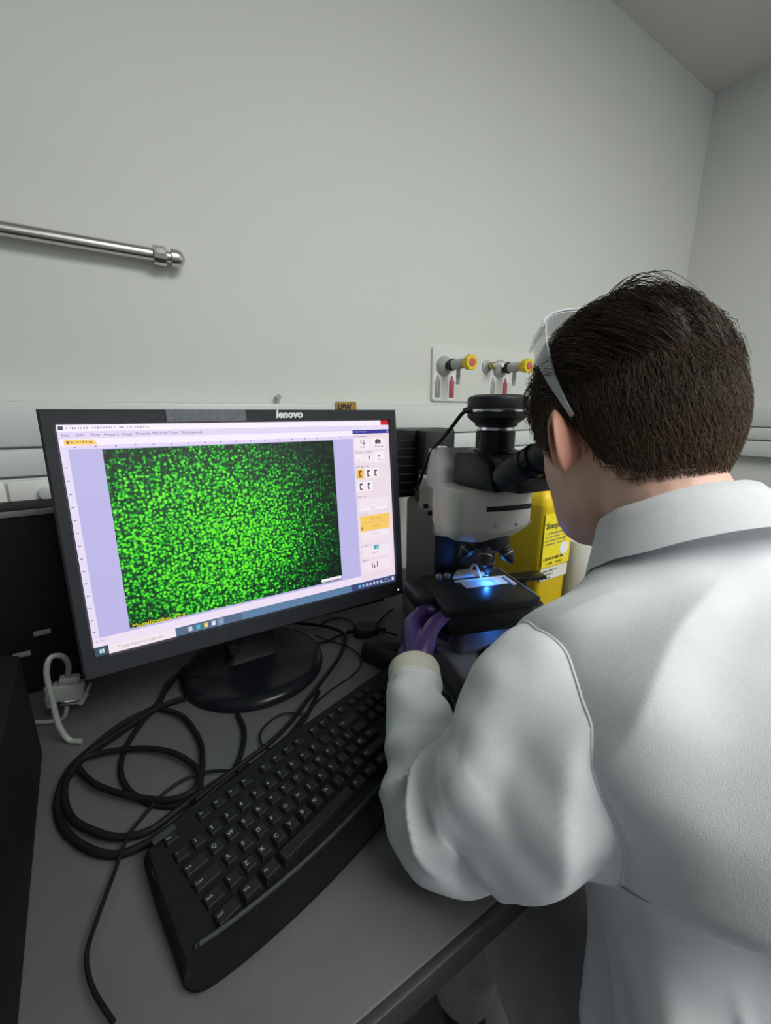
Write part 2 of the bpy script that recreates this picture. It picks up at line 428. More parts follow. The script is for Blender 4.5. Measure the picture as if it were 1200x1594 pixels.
def qs(s, u, v, size, col, k=4):
    x = 0.
    for ch_ in s:
        if ch_ != ' ':
            h_ = size * _rq.uniform(.30, .60); w_ = size * _rq.uniform(.10, .34)
            q(u + x / SW, v - h_ / 2 / SH, u + (x + w_) / SW, v + h_ / 2 / SH - _rq.choice((0, .25)) * h_ / SH, col, k)
        x += size * .50
PALE, LAV, PINK, GRY = srgb(240, 228, 250), srgb(190, 184, 232), srgb(238, 222, 232), srgb(120, 115, 150)
q(0, 0, 1, 1, srgb(232, 222, 246), 0)
q(0, 0, .966, .027, srgb(250, 240, 255), 1); q(.966, 0, 1, .026, srgb(205, 20, 45), 2)
q(.003, .006, .014, .021, srgb(70, 70, 90), 2)
qs('xxxxxxxx xxxxxxxxx xx xxxxxxxxx', .020, .014, .0058, srgb(150, 142, 170))
mx = .008
for wd in ('File', 'Edit', 'View', 'Acquire', 'Image', 'Process', 'Measure', 'Tools', 'Window', 'Help'):
    qt(wd, mx, .042, .0052, srgb(120, 112, 150)); mx += .013 + len(wd) * .0033 + .004
q(.0, .028, .845, .0565, srgb(226, 214, 244), 1)
q(0, .0565, .845, .085, srgb(248, 238, 255), 1)
q(.011, .060, .074, .082, srgb(250, 208, 110), 2, u1b=.082); q(.016, .066, .022, .077, srgb(130, 90, 70), 3); qs('xxxxxxxx', .026, .071, .0056, srgb(170, 130, 60)); q(.066, .067, .070, .076, srgb(120, 100, 60), 3)
q(.0, .085, .845, .100, srgb(228, 214, 246), 1); q(0, .085, .017, .925, srgb(232, 222, 246), 1)
for i in range(18): q(.03 + i * .045, .088, .034 + i * .045, .093, GRY, 2)
for i in range(14): q(.004, .17 + i * .055, .010, .174 + i * .055, GRY, 2)
q(.017, .100, .845, .918, LAV, 1)
q(.090, .104, .766, .908, (0, 0, 0), 2, mi=1)
qt('Magnification: 20.x', .096, .900, .0088, srgb(250, 215, 30))
q(.684, .884, .763, .903, srgb(250, 245, 250), 3); q(.690, .898, .757, .900, srgb(60, 60, 60), 4)
# tool window on the right
q(.845, .050, 1, .945, PINK, 2); q(.845, .052, 1, .074, srgb(52, 52, 150), 3); q(.99, .054, .998, .071, srgb(150, 140, 200), 4); qs('Tool Window', .849, .063, .0048, srgb(170, 165, 215))
qs('Acquisition', .850, .089, .005, GRY); q(.852, .098, .914, .165, srgb(248, 236, 242), 3); q(.918, .098, .982, .165, srgb(248, 236, 242), 3)
q(.876, .110, .880, .130, GRY, 4); q(.884, .122, .894, .135, GRY, 4); q(.888, .108, .893, .120, srgb(170, 160, 180), 4); qs('Live', .874, .150, .005, GRY)
q(.938, .112, .962, .134, srgb(70, 60, 70), 4); q(.944, .107, .955, .113, srgb(70, 60, 70), 4); q(.946, .117, .954, .129, srgb(130, 120, 130), 5); qs('Snapshot', .932, .150, .005, GRY)
qs('Process Manager', .850, .181, .0048, GRY); q(.852, .192, .884, .238, srgb(248, 236, 242), 3); q(.888, .192, .926, .238, srgb(248, 236, 242), 3); q(.930, .182, .976, .242, srgb(252, 240, 246), 3)
q(.906, .200, .911, .222, srgb(90, 80, 100), 4); q(.948, .200, .956, .212, srgb(140, 120, 140), 4); qs('Start', .944, .230, .0045, GRY); qs('Open', .858, .226, .0045, GRY)
qs('Observation', .850, .263, .0048, GRY)
for u, v, c in ((.852, .277, srgb(246, 190, 96)), (.886, .277, srgb(252, 245, 240)), (.918, .277, srgb(250, 240, 246)), (.852, .352, srgb(250, 242, 250)), (.886, .352, srgb(252, 245, 250))):
    q(u, v, u + .030, v + .054, c, 3)
    d = srgb(110, 70, 40) if c[2] < .3 else srgb(70, 62, 76)
    q(u + .010, v + .008, u + .015, v + .046, d, 4); q(u + .013, v + .008, u + .022, v + .018, d, 4); q(u + .012, v + .038, u + .021, v + .046, d, 4)
qs('Exposure', .850, .440, .0048, GRY); q(.856, .455, .984, .505, srgb(244, 230, 238), 3); q(.858, .508, .980, .526, srgb(250, 240, 244), 3); qs('Auto', .905, .517, .0045, GRY)
qs('Display', .853, .545, .0048, GRY); q(.855, .556, .986, .648, srgb(248, 204, 98), 3); q(.857, .599, .984, .604, srgb(232, 190, 130), 4); qs('Live view', .900, .578, .005, srgb(180, 130, 50)); qs('Multi', .905, .625, .005, srgb(180, 130, 50)); q(.857, .620, .866, .640, srgb(190, 130, 50), 4)
q(.857, .654, .984, .690, srgb(246, 232, 240), 3); qs('Reset', .908, .672, .0045, GRY); q(.857, .694, .984, .724, srgb(242, 226, 236), 3)
qs('Navigator', .855, .738, .0048, GRY); q(.857, .748, .985, .812, srgb(246, 230, 238), 3); q(.908, .744, .930, .770, srgb(60, 160, 175), 4); q(.918, .752, .930, .770, srgb(130, 205, 215), 5); qs('Adjust', .900, .790, .0048, GRY)
qs('Store', .857, .828, .0048, GRY); q(.857, .838, .985, .905, srgb(246, 230, 238), 3); q(.896, .850, .900, .882, GRY, 4); q(.904, .866, .910, .886, GRY, 4); q(.918, .846, .922, .882, srgb(90, 80, 100), 4)
# status bar and task bar
q(0, .920, .845, .958, srgb(240, 226, 246), 2); qs('Ready', .008, .932, .005, srgb(150, 160, 170))
q(0, .958, 1, 1, srgb(86, 108, 138), 2); q(.80, .958, 1, 1, srgb(62, 76, 122), 3); q(.40, .958, .80, 1, srgb(96, 130, 165), 3)
q(0, .958, .033, 1, srgb(58, 80, 98), 3)
for i in (0, 1):
    for j in (0, 1): q(.012 + i * .006, .970 + j * .010, .017 + i * .006, .978 + j * .010, srgb(220, 240, 250), 4)
q(.033, .958, .203, 1, srgb(244, 232, 240), 3); qt('Type here to search', .055, .980, .0066, srgb(170, 160, 170))
for i, c in enumerate((srgb(200, 210, 220), srgb(60, 190, 200), srgb(245, 215, 100), srgb(225, 225, 235), srgb(150, 165, 200))):
    u = .238 + i * .0225; q(u, .968, u + .011, .990, c, 4)
q(.322, .960, .342, .999, srgb(120, 140, 165), 3)
for i in range(7): q(.832 + i * .016, .972, .841 + i * .016, .988, srgb(*((120, 190, 240) if i < 2 else (190, 200, 220))), 4)
qs('xxxxx', .945, .972, .0045, srgb(210, 215, 230)); qs('xxxxxxxxxx', .938, .988, .004, srgb(210, 215, 230)); q(.982, .968, .992, .990, srgb(225, 230, 245), 4)
mS = bpy.data.materials.new('screen_display'); mS.use_nodes = True; nt = mS.node_tree; b = nt.nodes['Principled BSDF']
at = nt.nodes.new('ShaderNodeAttribute'); at.attribute_name = 'shown'
b.inputs['Base Color'].default_value = (.01, .01, .012, 1); b.inputs['Roughness'].default_value = .35
nt.links.new(at.outputs['Color'], b.inputs['Emission Color']); b.inputs['Emission Strength'].default_value = .93
# the displayed micrograph: crowded glowing green specks on black
mG = bpy.data.materials.new('fluorescence_image'); mG.use_nodes = True; nt = mG.node_tree; b = nt.nodes['Principled BSDF']; N = nt.nodes; Lk = nt.links
b.inputs['Base Color'].default_value = (.01, .01, .012, 1); b.inputs['Roughness'].default_value = .35
uv = N.new('ShaderNodeUVMap'); uv.uv_map = 'UVMap'
mp = N.new('ShaderNodeMapping'); mp.inputs['Scale'].default_value = (SW, SH, 1); Lk.new(uv.outputs['UV'], mp.inputs['Vector'])
nz = N.new('ShaderNodeTexNoise'); nz.inputs['Scale'].default_value = 260; Lk.new(mp.outputs['Vector'], nz.inputs['Vector'])
def math_(op, a, b_=None, clamp=False):
    n = N.new('ShaderNodeMath'); n.operation = op; n.use_clamp = clamp
    for i, v in enumerate((a, b_)):
        if v is None: continue
        if isinstance(v, (int, float)): n.inputs[i].default_value = v
        else: Lk.new(v, n.inputs[i])
    return n.outputs[0]
sep = N.new('ShaderNodeSeparateXYZ'); Lk.new(uv.outputs['UV'], sep.inputs[0])
# how strongly the specimen is lit: fuller at lower left and middle, thinner to the right and corners
big = N.new('ShaderNodeTexNoise'); big.inputs['Scale'].default_value = 9; Lk.new(mp.outputs['Vector'], big.inputs['Vector'])
dx = math_('SUBTRACT', sep.outputs[0], .33); dy = math_('SUBTRACT', sep.outputs[1], .55)
d2 = math_('ADD', math_('MULTIPLY', math_('MULTIPLY', dx, dx), 2.6), math_('MULTIPLY', math_('MULTIPLY', dy, dy), 1.5))
dens = math_('ADD', math_('SUBTRACT', 1.02, math_('MULTIPLY', d2, 1.7)), math_('MULTIPLY', math_('SUBTRACT', big.outputs['Fac'], .5), .5), True)
tot = None
for sc_, thr, gain, hi in ((235, .56, 1.0, .0), (170, .46, 1.1, .32)):
    vo = N.new('ShaderNodeTexVoronoi'); vo.voronoi_dimensions = '2D'; vo.inputs['Scale'].default_value = sc_; Lk.new(mp.outputs['Vector'], vo.inputs['Vector'])
    sp = N.new('ShaderNodeSeparateColor'); Lk.new(vo.outputs['Color'], sp.inputs[0])
    # each cell: lit or not (random), its own size and strength
    on = math_('GREATER_THAN', math_('ADD', math_('MULTIPLY', dens, .8), math_('MULTIPLY', sp.outputs[0], 1.0)), .64 + hi)
    rad = math_('ADD', math_('MULTIPLY', sp.outputs[1], .22), thr - .12)
    sp_ = math_('SUBTRACT', 1.0, math_('DIVIDE', vo.outputs['Distance'], rad), True)
    s_ = math_('MULTIPLY', math_('MULTIPLY', math_('POWER', sp_, .8), on), math_('MULTIPLY', math_('ADD', math_('MULTIPLY', sp.outputs[2], .9), .25), gain))
    tot = s_ if tot is None else math_('ADD', tot, s_)
tot = math_('MULTIPLY', math_('ADD', tot, math_('MULTIPLY', dens, .13)), math_('ADD', math_('MULTIPLY', dens, 1.0), .20))
rp = N.new('ShaderNodeValToRGB'); e = rp.color_ramp.elements
e[0].position = 0; e[0].color = (.0015, .010, .0035, 1); e[1].position = 1.0; e[1].color = (.16, .85, .02, 1)
x_ = e.new(.25); x_.color = (.003, .085, .012, 1); x_ = e.new(.6); x_.color = (.012, .52, .012, 1)
Lk.new(tot, rp.inputs['Fac']); Lk.new(rp.outputs['Color'], b.inputs['Emission Color']); b.inputs['Emission Strength'].default_value = 1.0
bmesh.ops.transform(bm, matrix=TILT, verts=bm.verts[:])
me = bpy.data.meshes.new('screen'); bm.to_mesh(me); bm.free(); me.materials.append(mS); me.materials.append(mG)
link_mesh('screen', me, None, mon, smooth=False)
# stand
bm = nb(); lathe(bm, [(.118, 0), (.121, .003), (.121, .010), (.116, .016), (.104, .0195), (.060, .022), (.0, .0225)], (0, 0, 0), (0, 0, 1), 64, cap=False); fin('stand_base', bm, M['gloss'], mon, ang=40)
bm = nb(); grid_mesh(bm, [[(x, y + o, z) for x, y in rrect(-w_, w_, -d_, d_, .014)] for z, w_, d_, o in ((.018, .052, .030, .018), (.030, .042, .026, .020), (.10, .040, .022, .022), (.22, .040, .018, .018), (.30, .046, .018, .010))]); fin('stand_neck', bm, M['black'], mon, ang=50)
bm = nb(); lathe(bm, [(.026, -.046), (.026, .046)], (0, .012, .30), (1, 0, 0), 24); fin('tilt_hinge', bm, M['black'], mon)
# plug in the lower edge of the housing where the video cable goes in
bm = nb(); box(bm, -.052, -.022, -.030, .0, .070, .098, .004); box(bm, -.046, -.028, -.030, .0, .052, .072, .003); fin('video_plug', bm, M['black'], mon)

# ================================================================== DARK BOXES AT LEFT
pc = empty('desktop_computer', (-.30, .86, DESK), 'black desktop computer against the wall behind the monitor\'s left edge', 'computer')
bm = nb(); box(bm, -.25, .245, -.050, .040, .002, .306, .006); fin('case', bm, M['matte'], pc)
bm = nb(); box(bm, -.248, .243, -.054, -.050, .296, .305, .001); fin('trim_strip', bm, M['greyp'], pc)
for i in range(2):
    bm = nb(); box(bm, .15 - .03 * i, .172 - .03 * i, -.053, -.049, .10 - .03 * i, .108 - .03 * i, .001); fin('port', bm, M['greyp'], pc)
nbx = empty('black_case', (-.27, .45, DESK), 'black box-shaped case standing on the bench at the left edge', 'case')
bm = nb(); prism(bm, rrect(-.16, .145, -.30, .195, .012), .004, .150, .004, Matrix.Rotation(math.radians(3.5), 4, 'Z')); fin('shell', bm, M['matte'], nbx)
for fx, fy in ((-.13, -.26), (.11, -.26), (-.13, .15), (.11, .15)):
    bm = nb(); lathe(bm, [(.010, 0), (.011, .002), (.011, .005)], (fx, fy, 0), (0, 0, 1), 16); fin('foot', bm, M['black'], nbx)
bm = nb(); box(bm, .10, .118, .1935 - .02, .199 - .02, .10, .106, .001); fin('port', bm, M['greyp'], nbx); bm = nb(); box(bm, .06, .07, .175, .180, .125, .13, .001); fin('port', bm, M['greyp'], nbx)

# ================================================================== CABLES
CABLES = {
    'big_outer': [(0.118, 0.765), (0.067, 0.758), (0.021, 0.705), (0.000, 0.663), (-0.045, 0.644), (-0.083, 0.614), (-0.103, 0.588), (-0.111, 0.549), (-0.109, 0.519), (-0.098, 0.486), (-0.077, 0.452), (-0.055, 0.433), (-0.032, 0.428), (-0.004, 0.433), (0.021, 0.446), (0.056, 0.462), (0.091, 0.476)],
    'big_inner': [(-0.003, 0.652), (-0.042, 0.626), (-0.082, 0.601), (-0.101, 0.577), (-0.105, 0.545), (-0.095, 0.503), (-0.072, 0.468), (-0.049, 0.448), (-0.022, 0.440), (0.008, 0.449), (0.031, 0.459), (0.061, 0.467)],
    'flat_loop': [(0.042, 0.654), (0.001, 0.649), (-0.057, 0.615), (-0.089, 0.595), (-0.093, 0.581), (-0.074, 0.537), (-0.041, 0.499), (-0.004, 0.469), (0.022, 0.462), (0.034, 0.478), (0.032, 0.502), (0.011, 0.539), (-0.024, 0.572), (-0.068, 0.592), (-0.090, 0.591), (-0.101, 0.569)],
    'round_loop': [(0.052, 0.657), (-0.001, 0.653), (-0.034, 0.610), (-0.048, 0.564), (-0.043, 0.521), (-0.025, 0.486), (0.003, 0.462), (0.031, 0.459), (0.062, 0.466), (0.086, 0.494), (0.102, 0.535), (0.103, 0.578)],
    'round_loop2': [(0.001, 0.655), (0.032, 0.610), (0.045, 0.552), (0.042, 0.507), (0.034, 0.472), (0.035, 0.456), (0.070, 0.472)],
    'rear_run': [(0.021, 0.448), (0.060, 0.465), (0.091, 0.476), (0.129, 0.490), (0.165, 0.514), (0.202, 0.543), (0.237, 0.571), (0.295, 0.622), (0.331, 0.666), (0.339, 0.696), (0.328, 0.730), (0.305, 0.757), (0.272, 0.785)],
    'rear_run2': [(0.042, 0.445), (0.088, 0.468), (0.142, 0.488), (0.175, 0.506), (0.204, 0.533), (0.228, 0.560)],
    'mouse_lead': [(0.186, 0.524), (0.159, 0.538), (0.134, 0.532), (0.119, 0.516), (0.116, 0.492), (0.126, 0.482), (0.141, 0.485), (0.181, 0.515), (0.215, 0.537), (0.252, 0.554), (0.292, 0.565), (0.321, 0.586), (0.333, 0.615), (0.328, 0.652), (0.315, 0.679), (0.292, 0.726)],
    'thin_front': [(0.086, 0.458), (0.061, 0.477), (0.040, 0.488), (0.016, 0.488), (-0.008, 0.479), (-0.025, 0.464), (-0.040, 0.447), (-0.048, 0.431), (-0.054, 0.413), (-0.065, 0.380), (-0.074, 0.352), (-0.074, 0.335), (-0.068, 0.313), (-0.056, 0.287)],
    'adapter_a': [(0.268, 0.703), (0.302, 0.696), (0.337, 0.700), (0.374, 0.695)],
    'adapter_b': [(0.405, 0.686), (0.465, 0.724), (0.489, 0.734)],
    'adapter_c': [(0.405, 0.665), (0.419, 0.648), (0.429, 0.630)],
    'arch': [(0.313, 0.759), (0.341, 0.774), (0.369, 0.771), (0.382, 0.741), (0.378, 0.702)],
    'top_lead': [(0.336, 0.795), (0.395, 0.794), (0.452, 0.789), (0.497, 0.789)],
}
CL = {'big_outer': ('power_cable', 'thick black cable in the widest loop beside the keyboard', .0042),
      'big_inner': ('power_cable', 'thick black cable just inside the widest loop', .0040),
      'flat_loop': ('video_cable', 'black cable lying in a flattened oval loop under the monitor', .0036),
      'round_loop': ('video_cable', 'black cable curling in a round loop that ends under the monitor base', .0034),
      'round_loop2': ('video_cable', 'black cable arching right of the oval loop towards the keyboard', .0034),
      'rear_run': ('long_cable', 'black cable running behind the keyboard and around the stand base', .0032),
      'rear_run2': ('long_cable', 'black cable hugging the keyboard\'s back edge', .0030),
      'mouse_lead': ('mouse_lead', 'thin black lead with a small loop right of the stand base', .0014),
      'thin_front': ('keyboard_lead', 'thin black lead running to the bench\'s front left corner', .0019),
      'adapter_a': ('adapter_lead', 'short black lead entering the adapter from the left', .0024),
      'adapter_b': ('adapter_lead', 'short black lead leaving the adapter towards the microscope', .0022),
      'adapter_c': ('adapter_lead', 'short black lead leaving the adapter towards the gloved hand', .0022),
      'arch': ('thin_lead', 'thin black lead arched just behind the adapter', .0014),
      'top_lead': ('thin_lead', 'black lead under the monitor\'s right bottom corner', .0024)}
for i, (k, pts) in enumerate(CABLES.items()):
    nm, lab, r = CL[k]
    og = Vector((pts[0][0], pts[0][1], DESK))
    bm = nb()
    P3 = [(x - og.x, y - og.y, r + .0006 + .0030 * (i % 3) + .0020 * (.5 + .5 * math.sin(2.1 * j + 1.7 * i))) for j, (x, y) in enumerate(pts)]
    tube(bm, P3, r, 10, 10)
    o = fin(nm, bm, M['cable']); o.location = og; tag(o, lab, 'cable', 'black cables on the bench')
# video lead from the bundle up to the monitor
og = Vector((0.0, .655, DESK)); bm = nb()
tube(bm, [(0, 0, .008), (.025, .055, .012), (.060, .045, .030), (.100, .030, .050), (.117, .018, .060)], .0030, 10, 10)
o = fin('monitor_lead', bm, M['cable']); o.location = og; tag(o, 'black lead rising from the cable loops to the monitor\'s underside', 'cable', 'black cables on the bench')
# adapter
ad = empty('cable_adapter', (.386, .680, DESK), 'small black rounded cable adapter on the bench beside the gloved hand', 'adapter', math.radians(-25))
bm = nb()
grid_mesh(bm, [[(x * s, y * s, z) for x, y in rrect(-.026, .026, -.019, .019, .012)] for z, s in ((.002, .80), (.003, .92), (.009, 1.0), (.017, .96), (.022, .80), (.0235, .5))]); fin('shell', bm, M['black'], ad)
bm = nb(); lathe(bm, [(.0045, .022), (.004, .034), (.003, .040)], (0, 0, .010), (-1, 0, 0), 14); fin('strain_relief', bm, M['cable'], ad); bm = nb(); lathe(bm, [(.0045, .022), (.004, .034), (.003, .040)], (0, 0, .010), (1, 0, 0), 14); fin('strain_relief', bm, M['cable'], ad)
# mouse by the hand
ms = empty('computer_mouse', (.372, .578, DESK), 'black computer mouse half hidden behind the purple glove', 'mouse', math.radians(-70))
bm = nb()
grid_mesh(bm, [[(x * s + dx_, y * s, z) for x, y in rrect(-.052, .052, -.029, .029, .024, 7)] for z, s, dx_ in ((.001, .93, 0), (.004, 1.0, 0), (.016, .98, 0), (.026, .86, -.003), (.032, .66, -.006), (.0345, .40, -.008), (.035, .1, -.008))]); fin('body', bm, M['black'], ms)
bm = nb(); lathe(bm, [(.010, -.004), (.011, -.003), (.011, .003), (.010, .004)], (.026, 0, .026), (0, 1, 0), 20); fin('wheel', bm, M['key'], ms)
bm = nb(); tube(bm, [(.050, 0, .010), (.060, .003, .006), (.072, .0, .003)], .0016, 8, 6); fin('lead', bm, M['cable'], ms)

# pale VGA lead hanging at the left
vg = empty('vga_lead', (-.106, .70, DESK), 'pale grey video lead with a screw-type plug hanging left of the monitor', 'cable')
mtx = Matrix.Translation((0, 0, .052)) @ Matrix.Rotation(math.radians(15), 4, 'Y') @ Matrix.Rotation(math.radians(-12), 4, 'X')
bm = nb(); box(bm, -.020, .020, -.013, .013, -.012, .012, .004, mtx=mtx); box(bm, -.013, .013, -.011, .011, .010, .022, .004, mtx=mtx); pg = fin('plug', bm, M['wcable'], vg)
for s in (-1, 1):
    bm = nb(); lathe(bm, [(.0045, -.020), (.005, -.018), (.005, -.004), (.0025, -.003), (.0025, .010)], mtx @ Vector((s * .0235, 0, -.002)), mtx.to_3x3() @ Vector((s * .35, 0, 1)), 12); fin('thumb_screw', bm, M['wcable'], vg)
bm = nb(); box(bm, -.014, .014, -.005, .005, -.020, -.011, .002, mtx=mtx); fin('connector', bm, M['chrome'], pg)
bm = nb(); tube(bm, [(.003, 0, .074), (.008, -.01, .098), (.004, -.02, .118), (-.007, -.03, 0.124), (-.013, -.035, .105), (-.012, -.04, .065), (-.010, -.045, .030), (-.002, -.050, .006), (.012, -.060, .004)], .0036, 10, 10); fin('cord', bm, M['wcable'], vg)
bm = nb(); tube(bm, [(-.004, 0, .036), (-.006, .002, .022), (-.013, .006, .006), (-.03, .012, .0035), (-.06, .03, .0035)], .003, 10, 8); fin('cord', bm, M['wcable'], vg)

# ================================================================== KEYBOARD
KB = math.radians(18.4)
kb = empty('keyboard', (-.0345, .405, DESK), 'black full-size keyboard with a curved wrist rest lying askew on the bench', 'keyboard', KB)
KL = .408
def kz(y): return .030 + y * .10           # top of the deck falls towards the front
front = [(-.013, -.112), (-.0145, -.126), (-.008, -.137), (.008, -.143), (.035, -.149), (.083, -.156), (.14, -.160), (.22, -.161), (.29, -.158), (.345, -.150), (.385, -.138), (KL - .002, -.122)]
fr = [tuple(p) for p in crv([(*p, 0) for p in front], 5)]
outline = [(x, y) for x, y, _ in fr] + [(KL + .004, -.06), (KL - .002, -.010), (KL - .012, 0)] + [(KL * .5, .004), (.014, 0), (.002, -.010), (-.006, -.06)]
bm = nb()
cx, cy = KL / 2, -.075
rows = []
for s, dz, zf in ((.985, .002, 0), (1.0, .006, 0), (1.0, -.008, 1), (.992, -.004, 1), (.972, -.001, 1)):
    rows.append([(cx + (x - cx) * s, cy + (y - cy) * s, (dz if zf == 0 else max(.010, kz(y) - (.012 if y < -.125 else 0) + dz))) for x, y in outline])
grid_mesh(bm, rows)
body = fin('body', bm, M['matte'], kb)
bm = nb()   # raised ridge between keys and wrist rest
rid = [(x, y + .026, kz(y + .026) + .0015) for x, y, _ in fr if .0 < x < KL - .03]
tube(bm, rid, .0022, 8, 1); fin('ridge', bm, M['bezel'], kb)
bm = nb(); prism(bm, rrect(.001, .017, -.106, -.028, .004), .0, .0015, .0, Matrix.Translation((0, 0, .0262)) @ Matrix.Rotation(math.atan(.10), 4, 'X') @ Matrix.Shear('XY', 4, (0, 0))); fin('side_panel', bm, M['gloss'], kb)
bm = nb(); box(bm, .012, .035, -.012, -.004, .030, .0325, .001); fin('feet_tab', bm, M['bezel'], kb)
U = .0173
def key_mesh(wd, dp, hh):
    me = bpy.data.meshes.new('key'); bm = nb()
    a, b_ = wd / 2 - .0004, dp / 2 - .0004
    lv = [(a, b_, 0), (a, b_, .0015), (a - .0022, b_ - .0020, hh - .0006), (a - .0030, b_ - .0028, hh)]
    R = [[bm.verts.new((sx * x, sy * y, z)) for sx, sy in ((-1, -1), (1, -1), (1, 1), (-1, 1))] for x, y, z in lv]
    for p, r in zip(R, R[1:]):
        for i in range(4): bm.faces.new((p[i], p[(i + 1) % 4], r[(i + 1) % 4], r[i]))
    bm.faces.new(R[-1]); bm.to_mesh(me); bm.free(); me.materials.append(M['key']); return me
kcache = {}
def key(x, y, wu, hu=1, dp=U, hh=.0085, lg=None):
    kk = (wu, hu, dp)
    if kk not in kcache: kcache[kk] = key_mesh(wu * U - .0008, hu * dp - .0008, hh)
    o = bpy.data.objects.new('key', kcache[kk]); C.objects.link(o); o.parent = kb
    o.location = (x + wu * U / 2, y, kz(y) - .0055); o.rotation_euler = (math.atan(.10), 0, 0)
    if lg:
        text_obj('legend', lg, .0058 if len(lg) == 1 else .0034, M['legend'], o, (-wu * U / 2 + .0045, .001, hh), (1, 0, 0), (0, 1, 0), depth=.00015)
X0 = .018
ry = [-.016, -.0375, -.0560, -.0745, -.0930, -.1115]
x = X0
key(x, ry[0], 1, dp=.015, lg='Esc'); x += 2 * U
for g in range(3):
    for k in range(4):
        key(x, ry[0], 1, dp=.015, lg='F%d' % (g * 4 + k + 1)); x += U
    x += .5 * U
rowsdef = [[(1, c) for c in '`1234567890-='] + [(2, 'Back')],
           [(1.5, 'Tab')] + [(1, c) for c in 'QWERTYUIOP[]'] + [(1.5, None)],
           [(1.75, 'Caps')] + [(1, c) for c in "ASDFGHJKL;'#"] + [(1.25, 'Enter')],
           [(1.25, 'Shift'), (1, '\\')] + [(1, c) for c in 'ZXCVBNM,./'] + [(2.75, 'Shift')],
           [(1.5, 'Ctrl'), (1.25, 'Win'), (1.25, 'Alt'), (6.0, None), (1.25, 'Alt'), (1.25, 'Win'), (1.25, 'Menu'), (1.25, 'Ctrl')]]
for r, row in enumerate(rowsdef):
    x = X0
    for wu, lg in row: key(x, ry[r + 1], wu, lg=lg); x += wu * U
X1 = X0 + 15.25 * U
for c in range(3):
    key(X1 + c * U, ry[0], 1, dp=.015)
    for r in (1, 2): key(X1 + c * U, ry[r], 1)
    key(X1 + c * U, ry[5], 1)
key(X1 + U, ry[4], 1)
X2 = X1 + 3.25 * U
for c in range(4):
    for r in range(1, 6): key(X2 + c * U, ry[r], 1, lg=('789456123'[(r - 2) * 3 + c] if 2 <= r <= 4 and c < 3 else None))
# ================================================================== MICROSCOPE
SA = math.radians(-18)
SX, SY = .510, .475
ms_ = empty('microscope', (SX, SY, DESK), 'cream and black fluorescence microscope with a camera on top', 'microscope', SA)
def sp(name, bm, m, parent=ms_, **k): return fin(name, bm, m, parent, **k)
# base: U-shaped foot with rounded corners
bm = nb(); prism(bm, [(-.085, -.085), (-.075, -.115), (-.035, -.120), (-.030, -.085), (.030, -.085), (.035, -.120), (.075, -.115), (.085, -.085), (.082, .10), (.070, .27), (-.070, .27), (-.082, .10)], 0, .050, .006); sp('base', bm, M['greyp'])
bm = nb(); box(bm, -.064, .064, -.035, .12, .045, .118, .012, 3); sp('focus_block', bm, M['greyp'])
bm = nb(); lathe(bm, [(.034, .045), (.034, .056), (.026, .060), (.026, .064)], (0, -.062, 0), (0, 0, 1), 32); sp('field_lens', bm, M['black'])
for s in (-1, 1):
    bm = nb(); lathe(bm, [(.012, .060), (.012, .068), (.029, .070), (.030, .074), (.030, .088), (.028, .091), (.017, .092), (.017, .108), (.015, .111)], (0, .0, .100), (s, 0, 0), 36); sp('focus_knob', bm, M['black'])
# column and arm
bm = nb(); box(bm, -.062, .062, .100, .275, .045, .264, .010, 3); sp('column', bm, M['greyp'])
bm = nb(); box(bm, -.058, .058, .092, .102, .050, .235, .002); sp('column_front_shade', bm, M['black'])  # black sheet paints in the shade on the grey column's front
bm = nb(); mt = Matrix(((0, 0, 1, 0), (1, 0, 0, 0), (0, 1, 0, 0), (0, 0, 0, 1)))
prism(bm, [(.02, .262), (.055, .232), (.10, .220), (.20, .250), (.20, .322), (.02, .322)], -.060, .060, .006, mt); sp('arm', bm, M['cream'])
# filter turret housing: curved front plate
def front_y(x): return -.046 + .012 * ((x + .010) / .072) ** 2 + .030 * max(0, (abs(x + .010) - .058) / .014) ** 2
bm = nb(); rows = []
xs = np.linspace(-.082, .062, 25)
for z, ins in ((.250, .014), (.262, .0035), (.267, 0), (.325, 0), (.330, .0025), (.3325, .007)):
    f = [(x * (1 - ins * 2) , front_y(x) + ins * (1.6 if z < .26 else 1), z + (.010 * max(0, (x + .01) / .072) if z < .28 else 0) - (.006 * (1 - abs((x + .01) / .072) ** 3) if z < .255 else 0)) for x in xs]
    rows.append(f + [(.062 * (1 - ins * 2), .055 - ins, z), (-.082 * (1 - ins * 2), .055 - ins, z)])
grid_mesh(bm, rows); hs = sp('turret_housing', bm, M['cream'], ang=40)
bm = nb(); xs = np.linspace(-.032, .056, 20)
rows = [[(x, front_y(x) + dy_, z) for x in xs] for z, dy_ in ((.2995, .004), (.2995, -.0006), (.3075, -.0006), (.3075, .004))]
grid_mesh(bm, [list(r) for r in zip(*rows)]); sp('slot', bm, M['gloss'], hs, ang=30)
for x in (-.016, .022, .050):
    bm = nb(); lathe(bm, [(.0026, 0), (.0026, .0014), (.0012, .0016)], (x, front_y(x), .276), (0, -1, 0), 12); sp('screw', bm, M['metal'], hs)
